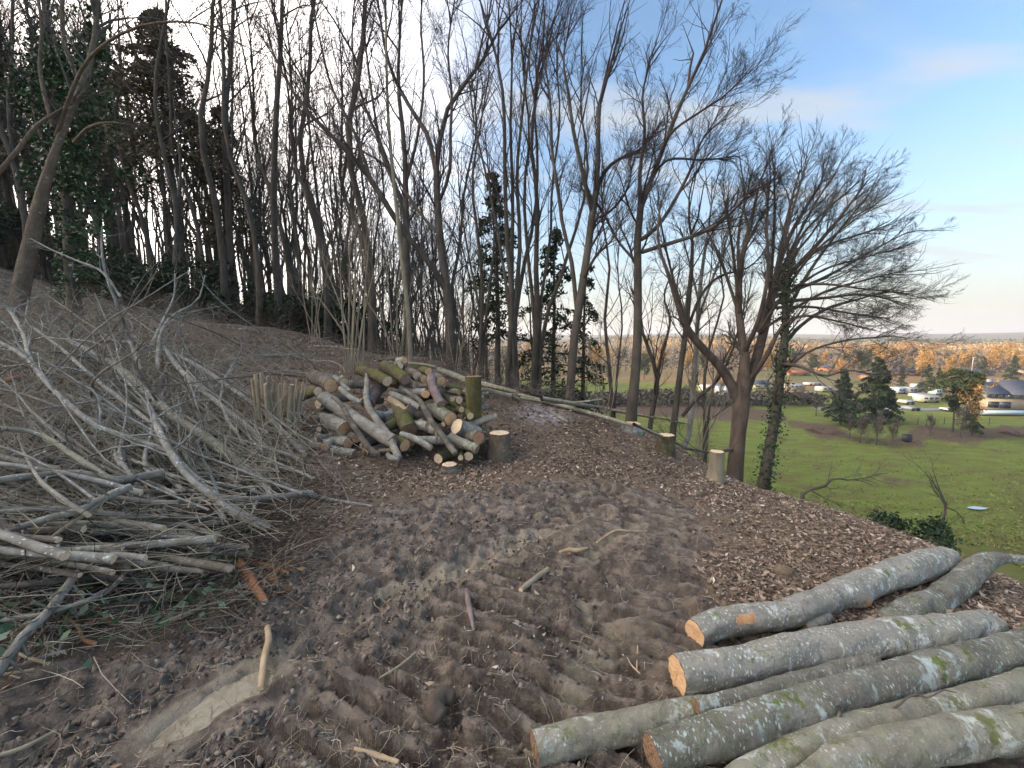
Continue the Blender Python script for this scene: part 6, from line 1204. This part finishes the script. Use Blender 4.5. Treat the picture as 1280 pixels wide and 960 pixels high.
def hiproof(par, fr, c, w_, d_, z0, h, mat, over=.4, ridge=.35, gable=False):
    x, y = c; W = w_ / 2 + over; Dp = d_ / 2 + over; rg = W if gable else W * (1 - 2 * ridge)
    pts = [(x - W, y - Dp, z0), (x + W, y - Dp, z0), (x + W, y + Dp, z0), (x - W, y + Dp, z0), (x - rg, y, z0 + h), (x + rg, y, z0 + h), (x - W, y - Dp, z0 - .18), (x + W, y - Dp, z0 - .18), (x + W, y + Dp, z0 - .18), (x - W, y + Dp, z0 - .18)]
    v = np.array([fr(*p) for p in pts]); return make('roof', v, [np.array([[0, 1, 5, 4], [2, 3, 4, 5], [6, 7, 1, 0], [7, 8, 2, 1], [8, 9, 3, 2], [9, 6, 0, 3], [9, 8, 7, 6]]), np.array([[1, 2, 5], [3, 0, 4]])], mat, par, smooth=False)
p = V(1264, 513); o = thing('house', (p[0], p[1], ZV), 'two storey house with slate roofs, grey cladding above beige walls, at the right edge', 'house'); rz = -.28; fr = local(p, rz); sc = ((p - CP) @ Fv) / F
W = 58 * sc; H_ = 18 * sc
bpart('wall', o, fr, rz, (-W * .04, 4, H_ * .42), (W * .92, 8, H_ * .84), m_beige)
bpart('upper_storey', o, fr, rz, (0, 4, H_ * .99), (W, 8.6, H_ * .30), m_grey); bpart('garage_wing', o, fr, rz, (W * .42, 3.2, H_ * .5), (W * .3, 9, H_ * .98), m_grey)
for x0, x1, z0, z1 in ((-.42, -.02, .12, .62), (.34, .42, .1, .6), (.44, .56, .1, .6)):
    w_ = bpart('window', o, fr, rz, ((x0 + x1) / 2 * W, -.05 if x0 < .3 else -1.36, (z0 + z1) / 2 * H_), ((x1 - x0) * W, .12, (z1 - z0) * H_), m_white); w_.name = 'window_frame'
    for q_ in range(2 if x1 - x0 > .2 else 1):
        n_ = 2 if x1 - x0 > .2 else 1; ww = (x1 - x0) * W / n_; bpart('window_pane', o, fr, rz, (x0 * W + ww * (q_ + .5), -.13 if x0 < .3 else -1.44, (z0 + z1) / 2 * H_), (ww - .15, .08, (z1 - z0) * H_ - .2), m_glass)
for x0 in (-.42, -.32, -.2, -.06, .08, .2, .4, .46): bpart('window_pane', o, fr, rz, (x0 * W, -.38, H_ * 1.0), (.8, .16, .75), m_glass)
hiproof(o, fr, (-W * .28, 4), W * .42, 8.6, H_ * 1.15, 2.2, m_slate, .3, .12); hiproof(o, fr, (W * .24, 4.1), W * .56, 9.2, H_ * 1.142, 2.7, m_slate, .3, .12); bpart('chimney', o, fr, rz, (-.02 * W, 6, H_ * 1.15 + 1.8), (.9, .7, 1.8), m_grey)
# low blue sheet fence and road before the house
p = V(1270, 520); fr = local(p, -.06); o = thing('barrier', (p[0], p[1], ZV), 'long low pale blue barrier with dark base, in front of the slate roofed house', 'barrier')
bpart('panel', o, fr, -.06, (1, 0, .75), (17, .5, .8), m_blue); bpart('rail', o, fr, -.06, (1, .1, 1.28), (17.2, .3, .14), m_dk); bpart('base', o, fr, -.06, (1, 0, .18), (17.2, .6, .3), m_dk)
p = V(1190, 515); q_ = V(1290, 514); a = Acc(); a.box(((p[0] + q_[0]) / 2 - 6, p[1] + 3, ZV + .03), (60, 4.2, .05), -.03); tag(a.build('road', m_asph, org=(0, 0, 0)), kind='structure')
# vans and caravans
def van(px, py, wpx, hpx, label, rz=0., mat=m_white, name='caravan', cat='caravan', roofc=None):
    p = V(px, py); sc = ((p - CP) @ Fv) / F; fr = local(p, rz); W, H = wpx * sc, hpx * sc; o = thing(name, (p[0], p[1], ZV), label, cat); Dp = 2.2
    x, z = W / 2, H; pts = []
    for y in (-Dp / 2, Dp / 2): pts += [fr(-x, y, .35), fr(x, y, .35), fr(x, y, z * .6), fr(x * .93, y, z), fr(-x * .9, y, z), fr(-x, y, z * .8)]
    fs6 = np.array([[0, 1, 2, 3, 4, 5], [11, 10, 9, 8, 7, 6]]); fs4 = np.array([[i, i + 6, (i + 1) % 6 + 6, (i + 1) % 6] for i in range(6)]); make('body', np.array(pts), [fs6, fs4], mat, o, smooth=False)
    k = max(2, int(W / 1.6))
    for i in range(k): bpart('window', o, fr, rz, (-x * .75 + 1.5 * x * (i + .5) / k, -Dp / 2 - .02, z * .66), (W / k * .5, .06, z * .24), m_glass)
    for sx in (-.55, .6):
        for sy in (-1, 1):
            c = fr(x * sx, sy * (Dp / 2 - .1), .33); an = np.linspace(0, 2 * np.pi, 12, endpoint=False); a = Acc(); dx = fr(1, 0, 0) - fr(0, 0, 0); dyv = fr(0, 1, 0) - fr(0, 0, 0)
            ring = np.array([c + dx * .33 * math.cos(t_) + np.array([0, 0, .33 * math.sin(t_)]) for t_ in an]); vv = np.vstack([ring - dyv * .1, ring + dyv * .1]); make('wheel', vv, [np.arange(12)[None][:, ::-1], np.arange(12, 24)[None], np.array([[i, (i + 1) % 12, (i + 1) % 12 + 12, i + 12] for i in range(12)])], m_dk, o, smooth=False)
for a_ in [(1158, 503, 26, 9, 'white caravan parked in front of the dark conifer'), (1136, 492, 16, 8, 'white caravan at the left of the parked row, beyond the cypress', .2), (1148, 487, 14, 7, 'white caravan farther back behind the parked row', -.2), (1122, 492, 12, 8, 'pale turquoise van beside the right big conifer', .1, m_blue), (1150, 497, 22, 5, 'long white trailer just left of the front caravan', .05), (1168, 494, 8, 9, 'blue box van right of the parked caravans', 0, m_blue),
   (1132, 505, 12, 5, 'low white car left of the front caravan', 0, m_white), (1138, 513, 12, 5, 'grey blue car parked on the drive left of the layered pine', 0, m_grey), (1186, 514, 12, 4, 'pale car half hidden behind the layered pine', 0, m_white), (992, 488, 20, 8, 'pale caravan right behind the ivy clad stem', .1), (1008, 497, 26, 7, 'white caravan in the row right of the ivy clad stem', 0), (1030, 490, 18, 7, 'pale caravan left of the left big conifer', .1), (975, 496, 20, 7, 'pale blue trailer between the two trunks at right', 0, m_blue), (1016, 482, 20, 4, 'low white roofed trailer farthest in the row', 0)]:
    van(*a_)
# sheds and farther houses
def house(px, py, wpx, hpx, label, wall, roof, rz=0., name='house', cat='house', rh=.45):
    p = V(px, py); sc = ((p - CP) @ Fv) / F; fr = local(p, rz); W, H = wpx * sc, hpx * sc; dd = min(W * .8, 9.); o = thing(name, (p[0], p[1], ZV), label, cat); bpart('wall', o, fr, rz, (0, dd / 2, H / 2), (W, dd, H), wall); hiproof(o, fr, (0, dd / 2), W, dd, H + .17, H * rh * 1.2, roof, .35, .2, True)
    k = max(2, int(W / 3))
    for i in range(k): bpart('window', o, fr, rz, (-W / 2 + W * (i + .5) / k, -.03, H * .55), (W / k * .4, .1, H * .28), m_glass)
for a_ in [(892, 490, 22, 5, 'long white shed at the far side of the meadow, left of the spreading trunk', m_white, m_white), (912, 496, 22, 8, 'pale blue glasshouse shed touching the spreading tree fork', m_white, m_blue), (952, 486, 22, 6, 'low white shed between the spreading and ivy clad trees', m_white, m_slate),
   (1228, 470, 30, 5, 'long low grey roofed building behind the house', m_beige, m_slate), (1210, 454, 18, 5, 'house with orange red roof among the amber trees left', m_brick, m_tile), (1262, 441, 22, 4, 'orange red roof near the top right edge', m_beige, m_tile), (1232, 452, 18, 5, 'pale gabled house above the slim conifer', m_beige, m_slate), (1120, 458, 20, 4, 'low house left among the amber trees', m_brick, m_slate), (1175, 462, 24, 5, 'house with brown roof behind the dark conifers', m_beige, m_brick), (1085, 448, 22, 3, 'flat pale building farthest left in the sunlit belt', m_beige, m_slate), (1250, 462, 24, 5, 'sunlit pale house right of the golden tree', m_beige, m_tile), (1100, 475, 24, 5, 'dull brick house behind the right big conifer', m_brick, m_slate), (1140, 470, 24, 5, 'brick bungalow beyond the cypress', m_brick, m_slate),
   (1290, 470, 20, 7, 'beige house cut by the right edge', m_beige, m_slate), (1000, 470, 26, 4, 'low brick house right of the ivy clad stem', m_brick, m_tile), (1045, 465, 26, 5, 'brick house above the left big conifer', m_brick, m_slate)]:
    house(*a_)
# posts, lamp, dark box in the meadow
def post(px, yb, yt, wpx, label, mat, name='post', arm=False):
    p = V(px, yb); dp = (p - CP) @ Fv; sc = dp / F; h = (yb - yt) * sc; o = thing(name, (p[0], p[1], ZV), label, 'post' if name != 'street_lamp' else 'street lamp'); a = Acc(); a.tube(np.array([[[p[0], p[1], ZV - .1], [p[0], p[1], ZV + h * .5], [p[0], p[1], ZV + h]]]), np.full((1, 3), wpx / 2 * sc), 7); a.build('pole', mat, o)
    if arm: a = Acc(); a.box((p[0] + .5, p[1], ZV + h), (1.5, .3, .18), 0); a.build('lamp_head', m_white, o, smooth=False)
post(1213, 477, 447, .9, 'tall pale street lamp among the amber trees', m_white, 'street_lamp', True)
p = V(1133, 552); o = thing('feed_box', (p[0], p[1], ZV), 'small black box standing at the meadow edge right of the thorn scrub', 'box'); a = Acc(); a.box((p[0], p[1], ZV + .55), (.9, .8, 1.1), .2); a.build('body', m_dk, o, smooth=False); a = Acc(); a.box((p[0], p[1], ZV + 1.14), (1.05, .95, .07), .2); a.build('lid', m_dk, o, smooth=False)
for i, px in enumerate((1147, 1158, 1168, 1236, 1180)): post(px, 531 + (i % 2), 522, .7, ['leftmost thin fence post right of the thorn scrub', 'second thin fence post right of the thorn scrub', 'third thin fence post right of the thorn scrub', 'thin fence post under the blue barrier', 'fence post beneath the layered pine'][i], m_barkd)
# tufts over the meadow
g = np.random.default_rng(55); n = 15000; pxs = g.uniform(700, 1320, n); pys = 536 + 175 * g.random(n) ** .8; P_ = (CP[None] + ((ZV - CZ) / np.array([ray(a_, b_)[2] for a_, b_ in zip(pxs, pys)]))[:, None] * np.array([ray(a_, b_) for a_, b_ in zip(pxs, pys)]))
hh = base_h(P_[:, 0], P_[:, 1]); P_[:, 2] = hh + .05; P_ = P_[hh < ZV + 1.2]; P_ = P_[fbm(P_[:, 0] * .5, P_[:, 1] * .5, 6, 3) > -.12]; ac = Acc(); v, f = flakes(P_, .13, g, 1.8); ac.add(v, f, np.repeat(g.random(len(P_)), 4))
tag(ac.build('grass_tufts', leafmat('grass_tuft', [(0, (.11, .12, .038)), (.5, (.155, .20, .045)), (.85, (.20, .22, .07)), (1, (.26, .22, .11))], .9), smooth=False), 'tufts of rough grass over the meadow', 'grass', kind='stuff')
# hedge lines and far-off woods
def wood_stuff(name, label, xs_, ys_, h, mat, n, fl, seed, zfun=None):
    g = np.random.default_rng(seed); x = g.uniform(*xs_, n); y = g.uniform(*ys_, n); hh = h * (.45 + .75 * (fbm(x / (h * 2.5), y / (h * 2.5), seed, 3) + .5)); z = base_h(x, y) + hh * g.random(n) ** .6; ac = Acc(); v, f = flakes(np.column_stack([x, y, z]), fl, g, 1.4); ac.add(v, f, np.repeat(g.random(n), 4)); return tag(ac.build(name, mat, smooth=False), label, 'wood', kind='stuff')
wood_stuff('far_wood', 'far amber woods behind the town', (150, 1100), (400, 700), 10, m_far1, 16000, 1.6, 1)
wood_stuff('far_wood', 'dark green far woods on the plain', (200, 1500), (600, 1000), 13, m_far2, 18000, 3.2, 2)
wood_stuff('far_wood', 'grey bare woods across the valley, seen between the trunks', (-80, 330), (170, 420), 8, m_far3, 22000, 1.1, 3)
wood_stuff('hedge', 'brown hedge along the far side of the meadow', (-5, 75), (92, 100), 3.2, m_far3, 5000, .7, 4)
# ------------------------------------------------------------ air
a = Acc(); a.box((300, 3000, 100), (14000, 13000, 280)); hz = a.build('haze', [], smooth=False) if False else None
me = bpy.data.meshes.new('haze'); hv = np.array([[x, y, z] for z in (-30, 110) for x, y in ((-6500, -1500), (6500, -1500), (6500, 6500), (-6500, 6500))], float)
m_hz = bpy.data.materials.new('haze_air'); m_hz.use_nodes = True; t = m_hz.node_tree; t.nodes.clear(); pv = N(t, 'ShaderNodeVolumePrincipled'); pv.inputs['Density'].default_value = .00038; pv.inputs['Color'].default_value = (.80, .88, 1, 1); pv.inputs['Anisotropy'].default_value = .2
oo = N(t, 'ShaderNodeOutputMaterial'); L(t, pv.outputs[0], oo.inputs['Volume'])
hz = make('haze', hv, [np.array([[0, 3, 2, 1], [4, 5, 6, 7], [0, 1, 5, 4], [1, 2, 6, 5], [2, 3, 7, 6], [3, 0, 4, 7]])], m_hz, smooth=False); tag(hz, kind='stuff', label='thin blue haze over the valley')
